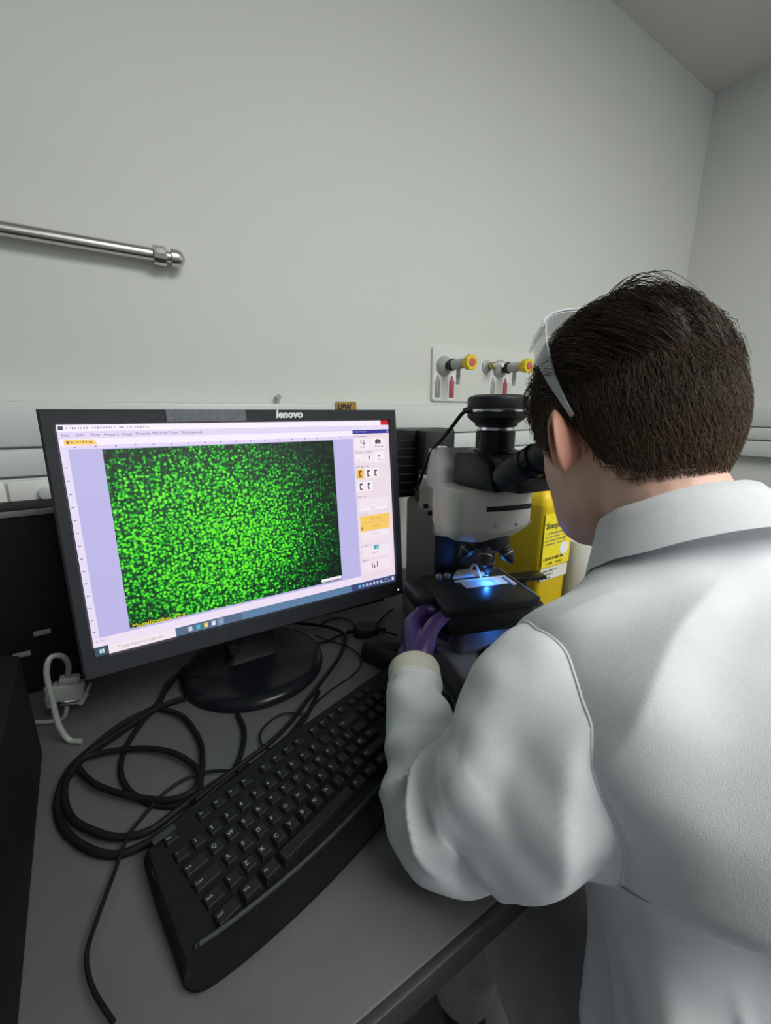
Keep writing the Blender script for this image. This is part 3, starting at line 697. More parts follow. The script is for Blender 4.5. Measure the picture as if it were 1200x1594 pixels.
# pale illuminator hood behind the head
bm = nb(); mt2 = Matrix(((0, 0, 1, 0), (1, 0, 0, 0), (0, 1, 0, 0), (0, 0, 0, 1)))
prism(bm, [(.040, .318), (.105, .318), (.095, .386), (.066, .389)], -.078, .055, .004, mt2); hd = sp('illuminator_hood', bm, M['lilac'])
bm = nb(); lathe(bm, [(.010, 0), (.011, .003), (.008, .005)], (-.060, .078, .386), (0, 0, 1), 18); sp('cable_gland', bm, M['chrome'], hd)
bm = nb(); lathe(bm, [(.0045, 0), (.005, .006), (.004, .008)], (-.060, .14, .270), (-1, 0, 0), 12); lathe(bm, [(.0045, 0), (.005, .006), (.004, .008)], (-.060, .115, .262), (-1, 0, 0), 12); sp('side_screw', bm, M['black'])
# trinocular head, turned a little towards the person
HT = Matrix.Rotation(math.radians(12), 4, 'Z')
def spr(name, bm, m, parent=ms_, **k):
    bmesh.ops.transform(bm, matrix=HT, verts=bm.verts[:]); return fin(name, bm, m, parent, **k)
bm = nb(); mt3 = mt2
prism(bm, [(-.062, .334), (.040, .334), (.040, .380), (.030, .388), (-.020, .388), (-.048, .372)], -.052, .054, .006, mt3); spr('binocular_head', bm, M['black'])
bm = nb(); prism(bm, [(-.095, .337), (-.040, .334), (-.030, .385), (-.060, .385), (-.092, .362)], -.040, .044, .006, mt3); spr('eyepiece_wedge', bm, M['black'])
ax = Vector((0, -.866, .50))
for s in (-1, 1):
    bx_ = Vector((s * .031 + .004, -.058, .354))
    bm = nb(); lathe(bm, [(.0225, 0), (.0225, .046), (.0205, .049)], bx_, ax, 32); tb = spr('eyepiece_tube', bm, M['bezel'])
    bm = nb(); lathe(bm, [(.0195, .046), (.0225, .049), (.0225, .053), (.0200, .055), (.0200, .059), (.0225, .061), (.0225, .068), (.0195, .070)], bx_, ax, 32); spr('eyepiece_ring', bm, M['gloss'], tb)
    bm = nb(); lathe(bm, [(.0190, .068), (.0192, .082), (.0185, .086)], bx_, ax, 32); spr('eyepiece', bm, M['bezel'], tb)
    bm = nb(); lathe(bm, [(.0180, .084), (.0185, .088), (.0200, .094), (.0195, .0965), (.0160, .094), (.0150, .088)], bx_, ax, 32); spr('eyecup', bm, M['black'], tb)
# camera tube and camera
bm = nb(); lathe(bm, [(.034, .386), (.0335, .391), (.0305, .393), (.0305, .419), (.029, .421)], (0, 0, 0), (0, 0, 1), 40); sp('camera_tube', bm, M['gloss'])
bm = nb(); lathe(bm, [(.0265, .420), (.0285, .421), (.0285, .4255), (.0265, .4265)], (0, 0, 0), (0, 0, 1), 40); sp('mount_ring', bm, M['chrome'])
bm = nb(); lathe(bm, [(.028, .426), (.032, .427), (.033, .431), (.040, .436), (.0455, .441), (.0460, .4495)], (0, 0, 0), (0, 0, 1), 48, cap=True); cm = sp('camera', bm, M['black'])
bm = nb(); lathe(bm, [(.0462, .4492), (.0466, .4500), (.0466, .4525), (.0462, .4530)], (0, 0, 0), (0, 0, 1), 48); sp('camera_ring', bm, M['chrome'], cm)
bm = nb(); lathe(bm, [(.0460, .4525), (.0462, .467), (.0445, .471), (.036, .4745), (.0, .4755)], (0, 0, 0), (0, 0, 1), 48, cap=False); sp('camera_cover', bm, M['black'], cm)
cc = empty('camera_cable', (SX, SY, DESK), 'black cable curving from the microscope camera down behind the hood', 'cable', SA)
bm = nb(); tube(bm, [(-.044, -.002, .452), (-.056, .004, .447), (-.066, .022, .425), (-.072, .050, .403), (-.076, .080, .383), (-.080, .105, .350), (-.079, .135, .318), (-.075, .165, .300), (-.070, .19, .296)], .0030, 10, 8); fin('cord', bm, M['cable'], cc)
bm = nb(); lathe(bm, [(.0050, -.004), (.0052, .008), (.0036, .014)], (-.043, -.0, .452), (-1, .1, -.1), 14); fin('connector', bm, M['black'], cc)
# lamp house at the back
bm = nb(); lathe(bm, [(.024, .190), (.024, .222), (.030, .224), (.030, .236)], (0, 0, .292), (0, 1, 0), 28); box(bm, -.062, .02, .190, .215, .268, .296, .003); sp('lamp_adapter', bm, M['black'])
bm = nb(); box(bm, -.036, .032, .228, .300, .262, .410, .004); lh = sp('lamp_house', bm, M['black'])
bm = nb(); box(bm, -.092, .056, .285, .378, .258, .412, .005); sp('lamp_house_body', bm, M['gloss'], lh)
for k in range(7):
    bm = nb(); box(bm, -.090, .054, .283, .380, .272 + k * .019, .275 + k * .019, .0005); sp('cooling_fin', bm, M['bezel'], lh)
bm = nb(); box(bm, -.050, -.034, .215, .232, .300, .330, .003); sp('lamp_clamp', bm, M['black'], lh)
# nosepiece and objectives
bm = nb(); lathe(bm, [(.030, .262), (.034, .255), (.037, .240), (.034, .230), (.020, .222)], (0, .004, 0), (0, 0, 1), 36); sp('nosepiece', bm, M['black'])
OBJ = [(0, 0, .046, M['bezel'], .0)]
def objective(base, d, ln, m):
    bm = nb(); lathe(bm, [(.0100, 0), (.0115, .002), (.0115, ln * .30), (.0105, ln * .32), (.0115, ln * .35), (.0115, ln * .62), (.0080, ln * .82), (.0045, ln * .92), (.0040, ln)], base, d, 24)
    o = sp('objective', bm, m); bm = nb(); lathe(bm, [(.0117, ln * .52), (.0119, ln * .53), (.0119, ln * .56), (.0117, ln * .57)], base, d, 24); sp('colour_ring', bm, M['metal'], o)
objective((0, 0, .228), (0, 0, -1), .052, M['bezel'])
for az_ in (75, 147, 219, 291):
    a_ = math.radians(az_); objective((.022 * math.cos(a_ + 1.57), .004 + .022 * math.sin(a_ + 1.57), .236), (.62 * math.cos(a_ + 1.57), .62 * math.sin(a_ + 1.57), -.78), .038, M['bezel'])
# stage
bm = nb(); box(bm, -.108, .055, -.076, .062, .146, .160, .003); stg = sp('stage_plate', bm, M['black'])
bm = nb(); box(bm, .0545, .0570, -.074, .060, .152, .1612, .0008); sp('stage_edge', bm, M['greyp'], stg)
bm = nb(); box(bm, -.100, .050, -.070, .050, .108, .147, .005); sp('stage_carriage', bm, M['black'])
bm = nb(); box(bm, -.136, -.104, -.030, .046, .134, .163, .006); sp('stage_rack', bm, M['black'])
for kx in (-.072, -.056):
    bm = nb(); lathe(bm, [(.006, 0), (.006, .006), (.0045, .008)], (kx, .040, .160), (0, 0, 1), 16); sp('thumb_screw', bm, M['metal'])
bm = nb(); box(bm, .052, .128, .010, .040, .149, .157, .002); box(bm, .058, .085, .004, .034, .120, .150, .003); sp('stage_drive', bm, M['gloss'])
bm = nb(); lathe(bm, [(.004, 0), (.004, .010), (.012, .011), (.0125, .030), (.0115, .032), (.009, .033), (.009, .052), (.008, .054)], (.066, .01, .118), (0, 0, -1), 24); sp('stage_knob', bm, M['black'])
bm = nb(); lathe(bm, [(.030, .140), (.030, .112), (.024, .108), (.024, .092)], (0, 0, 0), (0, 0, 1), 32); sp('condenser', bm, M['gloss'])
# specimen holder: pale finger with an arm, frame round the slide
bm = nb(); prism(bm, [(-.050, .030), (.020, .030), (.012, .040), (-.006, .060), (-.030, .058)], .160, .165, .001); sp('specimen_holder', bm, M['cream'], stg)
bm = nb(); tube(bm, [(-.010, .046, .164), (-.008, .040, .178), (-.006, .030, .182), (-.004, .020, .170), (-.002, .016, .164)], .0022, 8, 6); sp('holder_finger', bm, M['cream'], stg)
bm = nb(); box(bm, -.052, .046, .0145, .0185, .160, .1635, .0006); box(bm, .040, .046, -.020, .0150, .160, .1635, .0006); sp('slide_frame', bm, M['cream'], stg)
sl = empty('specimen_slide', (SX, SY, DESK), 'glass slide glowing blue under the microscope objective', 'slide', SA)
bm = nb(); box(bm, -.044, .036, -.0135, .0135, .1606, .1618, .0002); fin('glass', bm, M['slideglass'], sl, smooth=False)
bm = nb(); box(bm, .016, .0355, -.013, .013, .1618, .1620); fin('frosted_end', bm, M['paper'], sl, smooth=False)
bm = nb(); lathe(bm, [(.0048, .1619), (.0048, .1622)], (0, 0, 0), (0, 0, 1), 20); fin('glowing_spot', bm, emit('fluorescing_blue', (.02, .25, 1.0), 14), sl)
bm = nb(); lathe(bm, [(.0030, .1752), (.0030, .1762)], (0, 0, 0), (0, 0, 1), 16); sp('objective_glow', bm, emit('objective_blue', (.05, .32, 1.0), 14))
pl_ = bpy.data.lights.new('excitation_light', 'POINT'); pl_.energy = .09; pl_.color = (.04, .25, 1.0); pl_.shadow_soft_size = .002
po = bpy.data.objects.new('excitation_light', pl_); C.objects.link(po); po.parent = ms_; po.location = (.0, -.004, .170)
pl2 = bpy.data.lights.new('transmitted_light', 'POINT'); pl2.energy = .035; pl2.color = (.04, .22, 1.0); pl2.shadow_soft_size = .004
po2 = bpy.data.objects.new('transmitted_light', pl2); C.objects.link(po2); po2.parent = ms_; po2.location = (0, -.062, .078)

# ================================================================== THINGS RIGHT OF THE MICROSCOPE
sb = empty('sharps_bin', (.760, .583, DESK), 'yellow plastic sharps bin with printed labels behind the microscope', 'bin')
bm = nb(); grid_mesh(bm, [[(x * s, y * s, z) for x, y in rrect(-.050, .050, -.066, .066, .012)] for z, s in ((.0, .90), (.004, .93), (.25, 1.0), (.255, 1.04), (.262, 1.04), (.263, 1.0))]); fin('tub', bm, M['yellow'], sb)
bm = nb(); grid_mesh(bm, [[(x * s, y * s, z) for x, y in rrect(-.052, .052, -.068, .068, .013)] for z, s in ((.262, 1.02), (.275, 1.02), (.285, .96), (.298, .80), (.300, .70))]); fin('lid', bm, M['yellow'], sb)
bm = nb(); box(bm, -.046, .046, -.0668, -.0650, .130, .245, 0); lb = fin('label', bm, M['ylabel'], sb, smooth=False)
text_obj('lettering', 'Sharps', .017, M['ink'], lb, (-.042, -.0668, .220), (1, 0, 0), (0, 0, 1), bold=.0004)
_rb = random.Random(3)
def print_line(par, x, y, z, n, size, m):
    """a line of print too small to read"""
    bm = nb()
    for _ in range(n):
        h_ = size * _rb.uniform(.45, .8); w_ = size * _rb.uniform(.2, .45)
        if _rb.random() > .12: box(bm, x, x + w_, y - .0003, y, z - h_ / 2, z + h_ / 2)
        x += size * .62
    o = fin('print_line', bm, m, par, smooth=False); o['kind'] = 'stuff'
for k in range(4): print_line(lb, -.042, -.0669, .204 - .008 * k, 22, .0052, M['tape'])
print_line(lb, -.042, -.0669, .148, 12, .0090, M['ink']); print_line(lb, -.042, -.0669, .137, 14, .0076, M['ink'])
bm = nb(); lathe(bm, [(.0145, 0), (.0145, .0008)], (.024, -.0668, .165), (0, -1, 0), 24); fin('round_sticker', bm, M['paint_white'], sb)
bm = nb(); box(bm, -.046, .044, -.0658, -.0638, .100, .126, 0); wl = fin('paper_label', bm, M['paper'], sb, smooth=False)
for k in range(3): print_line(wl, -.042, -.0659, .120 - .008 * k, 15 - 3 * k, .0056, M['ink'])
ro = empty('paper_roll', (.874, .515, DESK), 'white paper towel roll standing on the bench behind the sharps bin', 'paper roll')
bm = nb(); lathe(bm, [(.022, .002), (.054, .001), (.0555, .004), (.0555, .168), (.054, .171), (.024, .1705), (.0225, .168), (.022, .02)], (0, 0, 0), (0, 0, 1), 48, cap=False); fin('paper', bm, M['paper'], ro, ang=50)
bm = nb(); lathe(bm, [(.0222, .004), (.0222, .169), (.0206, .169), (.0206, .004)], (0, 0, 0), (0, 0, 1), 32, cap=False); fin('cardboard_core', bm, mat('cardboard', (.16, .12, .08), .8, var=.1), ro)
ps = empty('power_supply', (1.03, .68, DESK), 'dark lamp power supply box with a green light beside the roll', 'power supply')
bm = nb(); box(bm, -.11, .11, -.085, .12, .006, .178, .005); fin('case', bm, M['gloss'], ps)
bm = nb(); box(bm, -.104, .104, -.089, -.084, .012, .172, .002); fin('front_panel', bm, M['bezel'], ps)
bm = nb(); lathe(bm, [(.0026, 0), (.0026, .0015), (.001, .003)], (-.072, -.089, .145), (0, -1, 0), 14); fin('indicator_light', bm, emit('led_green', (.45, .95, .05), 2.0), ps)
for fx in (-.09, .09):
    for fy in (-.06, .10):
        bm = nb(); lathe(bm, [(.009, 0), (.010, .007)], (fx, fy, 0), (0, 0, 1), 14); fin('foot', bm, M['black'], ps)
# ================================================================== STOOL
st = empty('lab_stool', (.36, -.075, 0), 'black round lab stool under the person in the white coat', 'stool')
bm = nb(); lathe(bm, [(.10, .455), (.175, .458), (.185, .470), (.187, .490), (.180, .503), (.155, .510), (.0, .512)], (0, 0, 0), (0, 0, 1), 48, cap=False); fin('seat', bm, M['seat'], st)
bm = nb(); lathe(bm, [(.030, .08), (.030, .28), (.020, .285), (.020, .460)], (0, 0, 0), (0, 0, 1), 24); fin('gas_column', bm, M['metal'], st)
for k in range(5):
    a_ = 2 * math.pi * k / 5 + .3; bm = nb()
    tube(bm, [(.02 * math.cos(a_), .02 * math.sin(a_), .10), (.14 * math.cos(a_), .14 * math.sin(a_), .085), (.26 * math.cos(a_), .26 * math.sin(a_), .062)], lambda q_: .020 - .006 * q_, 12, 6); lg = fin('leg', bm, M['black'], st)
    bm = nb(); lathe(bm, [(.024, -.012), (.026, -.008), (.026, .008), (.024, .012)], (.26 * math.cos(a_), .26 * math.sin(a_), .027), (-math.sin(a_), math.cos(a_), 0), 20); lathe(bm, [(.006, .03), (.006, .06)], (.26 * math.cos(a_), .26 * math.sin(a_), 0), (0, 0, 1), 10); fin('caster', bm, M['black'], lg)

# ================================================================== PERSON
FAZ = math.radians(20)
fwd = Vector((math.sin(FAZ), math.cos(FAZ), 0)); lft = Vector((-math.cos(FAZ), math.sin(FAZ), 0)); UPV = Vector((0, 0, 1))
PO = Vector((.38, -.07, 0))
person = empty('person', PO, 'person in white lab coat and purple gloves leaning to look into the microscope', 'person')
def pv(x, y, z): return Vector((x, y, z + Z0)) - PO            # camera-relative numbers -> person space
def sm(a, b, t):
    t = max(0., min(1., (t - a) / (b - a))); return t * t * (3 - 2 * t)
def gs(x, s): return math.exp(-(x / s) ** 2)
def nz3(p, s, seed=0): return noise.noise(Vector((p[0] * s + seed, p[1] * s + 3.1 * seed, p[2] * s - seed)))

# ---- head frame (x right, y forward, z up, origin between the ears)
HPITCH, HROLL = math.radians(-22), math.radians(0)
HO = pv(.470, .252, -.032)
HM = Matrix.Translation(HO) @ Matrix.Rotation(-FAZ, 4, 'Z') @ Matrix.Rotation(HPITCH, 4, 'X') @ Matrix.Rotation(HROLL, 4, 'Y')
HZ = [-.112, -.106, -.095, -.080, -.062, -.045, -.025, 0, .025, .050, .075, .095, .112, .122, .127]
HF = [.060, .078, .090, .094, .093, .092, .091, .090, .094, .095, .088, .074, .052, .028, .006]
HB = [.020, .004, -.008, -.022, -.045, -.066, -.082, -.094, -.102, -.106, -.102, -.090, -.068, -.040, -.012]
HWd = [.016, .030, .042, .052, .059, .064, .069, .073, .0765, .0775, .074, .065, .048, .028, .008]
def head_pt(z, th):
    """th: 0 = front, + = right"""
    f = np.interp(z, HZ, HF); b_ = np.interp(z, HZ, HB); w_ = np.interp(z, HZ, HWd)
    c = (f + b_) / 2; d = (f - b_) / 2
    ct, st_ = math.cos(th), math.sin(th); e = .86
    x = w_ * math.copysign(abs(st_) ** e, st_); y = c + d * math.copysign(abs(ct) ** e, ct)
    if ct > 0:
        ax_ = abs(x)
        y += .026 * gs(x, .0095 + .004 * sm(.02, -.03, z)) * gs(z + .030, .018) + .010 * gs(x, .009) * gs(z + .004, .022)      # nose
        y += .009 * gs(x, .016) * gs(z + .030, .013)
        y -= .012 * gs(ax_ - .032, .017) * gs(z - .006, .013)                       # eye sockets
        y += .005 * gs(ax_ - .030, .022) * gs(z - .028, .010)                       # brows
        y += .006 * gs(x, .022) * (gs(z + .058, .006) + gs(z + .069, .006)) - .004 * gs(x, .024) * gs(z + .0635, .003)   # lips
        y += .006 * gs(x, .018) * gs(z + .092, .010) - .004 * gs(x, .02) * gs(z + .079, .006)
        x += math.copysign(.003 * gs(ax_ - .055, .02) * gs(z + .020, .018), x)      # cheekbones
    return Vector((x, y, z))
bm = nb(); rows = []
zs = crv([(z, 0, 0) for z in HZ], 5)
for z in zs: rows.append([HM @ head_pt(float(z[0]), 2 * math.pi * k / 72) for k in range(72)])
grid_mesh(bm, rows)
# neck, trunk, arms, legs: one skin with the head
def limb(bm, pts, n=20, per=6):
    Q = crv(pts, per); rr = [float(q_[3]) for q_ in Q]
    tube(bm, [tuple(q_[:3]) for q_ in Q], lambda t: rr[min(len(rr) - 1, int(round(t * (len(rr) - 1))))], n, 1)
NB = pv(.455, .150, -.170)
hb = HM @ Vector((0, -.030, -.045)); hb2 = HM @ Vector((0, -.032, .0))
limb(bm, [(*hb2, .052), (*hb, .056), (*((hb + NB) / 2 + Vector((0, -.003, .004))), .056), (*NB, .064), (*(NB - UPV * .06 - fwd * .02), .07)])
HIP = pv(.385, -.075, -.66); CH = pv(.435, .085, -.30)
for s in (-.06, 0, .06):
    limb(bm, [(*(HIP + lft * s * .9), .085), (*((HIP + CH) / 2 + fwd * .02 + lft * s * .8), .072), (*(CH + fwd * .02 + lft * s), .070), (*(NB - UPV * .05 + lft * s * .6 - fwd * .01), .05)])
SHL = pv(.286, .176, -.258); ELB = pv(.216, .258, -.402); WRS = pv(.308, .408, -.360)
SHR = pv(.60, .075, -.265); ELR = pv(.705, .15, -.43); WRR = pv(.660, .350, -.415)
for sh, el, wr in ((SHL, ELB, WRS), (SHR, ELR, WRR)):
    limb(bm, [(*(CH + UPV * .04 + (sh - CH) * .4), .055), (*sh, .046), (*((sh + el) / 2), .040), (*el, .034), (*((el + wr) / 2), .036), (*wr, .026)])
for s in (1, -1):
    hp = HIP + lft * .085 * s; kn = hp + fwd * .43 + UPV * .01 + lft * .03 * s; an = kn - UPV * (kn.z - .10) + fwd * .04
    limb(bm, [(*hp, .085), (*((hp + kn) / 2), .072), (*kn, .055), (*((kn + an) / 2 - fwd * .01), .050), (*an, .034), (*(an + fwd * .08 - UPV * .045), .030), (*(an + fwd * .14 - UPV * .06), .024)])
me = remesh(bm, .0036, 4, .5)
body = link_mesh('body', me, M['skin'], person)
# ---- ears
def ear(s):
    bm = nb(); rows = []
    for sc_, off in ((.55, -.006), (.72, .004), (.90, .013), (1.0, .0175), (.985, .0205), (.92, .0215), (.83, .0185), (.76, .0145), (.62, .0150), (.50, .0130), (.36, .0065), (.15, .0045)):
        row = []
        for k in range(40):
            a_ = 2 * math.pi * k / 40
            yy = math.cos(a_); zz = math.sin(a_)
            # ear outline: broad at the top back, narrow lobe
            wy = .0175 * (1.0 + .12 * zz); y = yy * wy * sc_ + .004 * (1 - zz) * .5
            z = zz * .0325 * sc_ + (.002 if zz > 0 else -.001)
            back = max(0, -yy)
            row.append(HM @ (Vector((s * (.0725 + off * (.70 + .75 * back)), -.013 + y + .003 * zz, -.003 + z))))
        rows.append(row)
    grid_mesh(bm, rows); return fin('ear', bm, M['earskin'], body, ang=180)
for s in (-1, 1): ear(s)
for s in (-1, 1):
    c_ = HM @ Vector((s * .031, .0795, .006)); d_ = HM.to_3x3() @ Vector((s * .12, 1, -.1))
    bm = nb(); lathe(bm, [(.0, -.011), (.006, -.0095), (.0105, -.004), (.0112, 0), (.0105, .004), (.0075, .0083), (.0, .0112)], c_, d_, 20, cap=False); ey = fin('eye', bm, M['eye'], body)
    bm = nb(); lathe(bm, [(.0052, .0098), (.0040, .0108), (.0, .0116)], c_, d_, 18, cap=False); fin('iris', bm, M['iris'], ey)
bm = nb(); rows = []
for dz_, dy_ in ((-.011, .0005), (-.006, .0022), (-.001, .0016), (.003, .0022), (.008, .0004)):
    rows.append([HM @ (head_pt(-.0635 + dz_ * (1 - (abs(t_) / .024) ** 2 * .8), math.asin(max(-1, min(1, t_ / .060)))) + Vector((0, dy_ + .0006, 0))) for t_ in np.linspace(-.022, .022, 15)])
grid_mesh(bm, rows, wrap=False, cap=False); fin('lips', bm, M['lip'], body)

# ---- hair
HC = Vector((0, -.006, .018)); HR = Vector((.0795, .108, .111))
def skull_n(p):
    d = p - HC; return Vector((d.x / HR.x ** 2, d.y / HR.y ** 2, d.z / HR.z ** 2)).normalized()
def to_skull(p, off):
    d = p - HC; k = math.sqrt((d.x / HR.x) ** 2 + (d.y / HR.y) ** 2 + (d.z / HR.z) ** 2)
    return HC + d / k + skull_n(p) * off
def hairline(y):
    return float(np.interp(y, [-.12, -.085, -.060, -.040, -.024, -.012, .004, .022, .036, .05, .065, .08, .12], [-.078, -.075, -.066, -.046, .008, .026, .022, -.012, .006, .030, .060, .072, .076]))
rnd = random.Random(11)
bm = nb(); n1, n2 = 60, 96; rows = []
for i in range(n1 + 1):
    row = []
    for k in range(n2):
        a_ = 2 * math.pi * k / n2; u_ = i / n1
        top = HC + Vector((0, 0, HR.z))
        y_ = math.cos(a_); x_ = math.sin(a_)
        # walk from the crown down to the hairline on this meridian
        lo, hi_ = 0., math.radians(150)
        for _ in range(18):
            m_ = (lo + hi_) / 2; p = HC + Vector((HR.x * math.sin(m_) * x_, HR.y * math.sin(m_) * y_, HR.z * math.cos(m_)))
            if p.z > hairline(p.y) + (.016 + .010 * noise.noise(Vector((x_ * 9, y_ * 9, 2)))) * sm(-.02, -.05, p.y): lo = m_
            else: hi_ = m_
        ph = lo * u_; p = HC + Vector((HR.x * math.sin(ph) * x_, HR.y * math.sin(ph) * y_, HR.z * math.cos(ph)))
        th_ = (.0035 + .010 * sm(.04, .10, p.z)) * (1 - u_ ** 4) - .0022 * u_ ** 10
        row.append(HM @ to_skull(p, th_))
    rows.append(row)
grid_mesh(bm, rows, cap=False)
hair = fin('hair', bm, M['scalp'], person)
def strands(name, count, nseg, gen, rad):
    Vs = np.zeros((count, nseg, 3, 3)); col = np.zeros((count, 3)); n_ok = 0
    while n_ok < count:
        r_ = gen()
        if r_ is None: continue
        pts, c = r_
        P = np.array([HM @ p for p in pts])
        T = np.gradient(P, axis=0); T /= np.linalg.norm(T, axis=1)[:, None] + 1e-9
        ref = np.array([.3, .5, .81]); X = np.cross(T, ref); X /= np.linalg.norm(X, axis=1)[:, None] + 1e-9; Y = np.cross(T, X)
        rr = rad * (1 - .75 * np.linspace(0, 1, nseg) ** 2)[:, None]
        for k in range(3):
            a_ = 2 * math.pi * k / 3; Vs[n_ok, :, k] = P + (X * math.cos(a_) + Y * math.sin(a_)) * rr
        col[n_ok] = c; n_ok += 1
    nv = nseg * 3
    f = []
    for i in range(nseg - 1):
        for k in range(3): f.append((i * 3 + k, i * 3 + (k + 1) % 3, (i + 1) * 3 + (k + 1) % 3, (i + 1) * 3 + k))
    f = np.array(f); Fa = (f[None] + (np.arange(count) * nv)[:, None, None]).reshape(-1, 4)
    me = bpy.data.meshes.new(name); me.vertices.add(count * nv); me.vertices.foreach_set('co', Vs.reshape(-1))
    me.loops.add(Fa.size); me.loops.foreach_set('vertex_index', Fa.reshape(-1).astype(np.int32))
    me.polygons.add(len(Fa)); me.polygons.foreach_set('loop_start', np.arange(0, Fa.size, 4, dtype=np.int32)); me.polygons.foreach_set('loop_total', np.full(len(Fa), 4, dtype=np.int32))
    me.update(calc_edges=True)
    at_ = me.color_attributes.new('tint', 'FLOAT_COLOR', 'POINT')
    cc_ = np.ones((count, nv, 4)); cc_[:, :, :3] = col[:, None]; at_.data.foreach_set('color', cc_.reshape(-1))
    o = link_mesh(name, me, M['hair'], hair); o['kind'] = 'stuff'; return o
def tint(p, l_=1.0):
    g = rnd.uniform(.6, 1.5) * l_ * (1.9 if rnd.random() < .12 else 1); return (.058 * g, .036 * g, .022 * g)
def root(zmin):
    while True:
        a_ = rnd.uniform(0, 2 * math.pi); ph = math.acos(rnd.uniform(-.75, 1))
        p = HC + Vector((HR.x * math.sin(ph) * math.sin(a_), HR.y * math.sin(ph) * math.cos(a_), HR.z * math.cos(ph)))
        if p.z > hairline(p.y) + zmin * rnd.random(): return p
# locks on the top: combed from the forehead back and over to the right, lifting at the crown
clumps = {}
def gen_top():
    p = root(0)
    w_ = sm(.030, .085, p.z + .01 * noise.noise(p * 60))
    if rnd.random() > w_ + .04: return None
    key_ = (round(p.x / .014), round(p.y / .018), round(p.z / .02))
    if key_ not in clumps: clumps[key_] = (rnd.uniform(-.6, .6), rnd.uniform(.75, 1.25), rnd.uniform(-.25, .3), rnd.uniform(.6, 1.4))
    ca, cl_, cu_, cb_ = clumps[key_]
    ln = float(np.interp(p.y, [-.11, -.06, -.02, .1], [.030, .046, .070, .072])) * cl_ * rnd.uniform(.7, 1.05) * (.45 + .55 * w_)
    frt = sm(.045, .085, p.y)
    base_dir = Vector((.30 + .5 * ca - 1.2 * p.x, -1.0, -.10))
    if p.y > .055: base_dir = Vector((.45 * ca - .35, -.05 + .9 * (rnd.random() - .35) + .55 * frt, .35))      # fringe pushed up and forward
    pts = []; q_ = p.copy(); n_ = 9
    lift = float(np.interp(p.y, [-.11, -.07, -.03, .02, .1], [.010, .016, .027, .027, .026])) * w_ * rnd.uniform(.5, 1.0)
    if -.075 < p.y < -.015 and p.z > .09 and cu_ > .02: lift *= 1.0 + .40 * cu_ / .3
    for i in range(n_):
        t = i / (n_ - 1)
        o_ = .002 + lift * math.sin(min(1., t * 1.5) * math.pi / 2) * (1 - .45 * sm(.5, 1, t)) + .004 * cu_ * t
        pts.append(to_skull(q_, o_) + Vector((noise.noise(p * 90 + Vector((t, 0, 0))) * .003, 0, noise.noise(p * 90 + Vector((0, t * 2, 5))) * .003)) * t)
        nn = skull_n(q_); d = base_dir + Vector((cu_ * t, 0, -.9 * t * (1 if p.y < .03 else .2)))
        d -= nn * d.dot(nn)
        if d.length < 1e-4: d = Vector((0, -1, 0))
        q_ = q_ + d.normalized() * ln / (n_ - 1)
    return pts, tint(p, cb_ * (.85 if p.y < .04 else 1.35))
def gen_side():
    p = root(.006)
    w_ = 1 - sm(.060, .105, p.z)
    if rnd.random() > w_: return None
    fz = p.z - hairline(p.y)
    if p.y < -.015 and fz < .024 * rnd.random() ** 1.6: return None
    lowf = sm(.05, -.055, p.z)
    ln = (.030 - .021 * lowf) * rnd.uniform(.7, 1.25) * (.35 + .65 * sm(0, .03, fz) if p.y < -.015 else 1)
    d0 = Vector((.10 * rnd.uniform(-1, 1), -.55 if p.y > -.05 else -.1, -1.0)) + Vector((rnd.uniform(-.3, .3), rnd.uniform(-.3, .3), 0))
    pts = []; q_ = p.copy(); n_ = 9
    for i in range(n_):
        t = i / (n_ - 1)
        pts.append(to_skull(q_, .0008 + (.007 - .003 * lowf) * t * rnd.uniform(.9, 1.1)))
        nn = skull_n(q_); d = d0 - nn * d0.dot(nn); q_ = q_ + d.normalized() * ln / (n_ - 1)
    return pts, tint(p, 1.15 + .9 * lowf)
strands('long_strands', 6200, 9, gen_top, .00042)
strands('short_strands', 11500, 9, gen_side, .00030)
def gen_brow():
    s = rnd.choice((-1, 1)); t = rnd.random(); x = s * (.014 + .036 * t)
    z = .0255 + .007 * math.sin(t * 2.2) + rnd.uniform(-.003, .003); p = head_pt(z, math.asin(max(-1, min(1, x / .078)))); d = Vector((s * .9, -.25 * t, .35 - .6 * t)) * .009
    return [p + d * (i / 8) + Vector((0, .0012, 0)) for i in range(9)], tint(p, .9)
strands('eyebrow_hairs', 420, 9, gen_brow, .00025)

# ---- lab coat: trunk
SECT = [  # centre x,y,z(rel), half width, back depth, front depth, lean (deg), roundness
    (.400, -.020, -.985, .235, .200, .250, 0, 2.2),
    (.400, -.035, -.850, .225, .190, .220, 2, 2.2),
    (.400, -.055, -.700, .213, .170, .180, 6, 2.3),
    (.403, -.050, -.560, .194, .150, .150, 16, 2.4),
    (.412, -.008, -.450, .180, .142, .140, 26, 2.5),
    (.430, .045, -.355, .164, .135, .130, 34, 2.7),
    (.440, .096, -.275, .182, .126, .118, 40, 3.0),
    (.450, .128, -.222, .188, .108, .098, 42, 3.1),
    (.456, .144, -.186, .174, .084, .083, 40, 2.6),
    (.460, .154, -.160, .128, .066, .078, 38, 2.2),
    (.466, .168, -.130, .086, .066, .074, 36, 2.0),
    (.468, .172, -.112, .070, .056, .066, 36, 2.0),
]
secs = crv(SECT, 26)
rows = []; NTH = 240
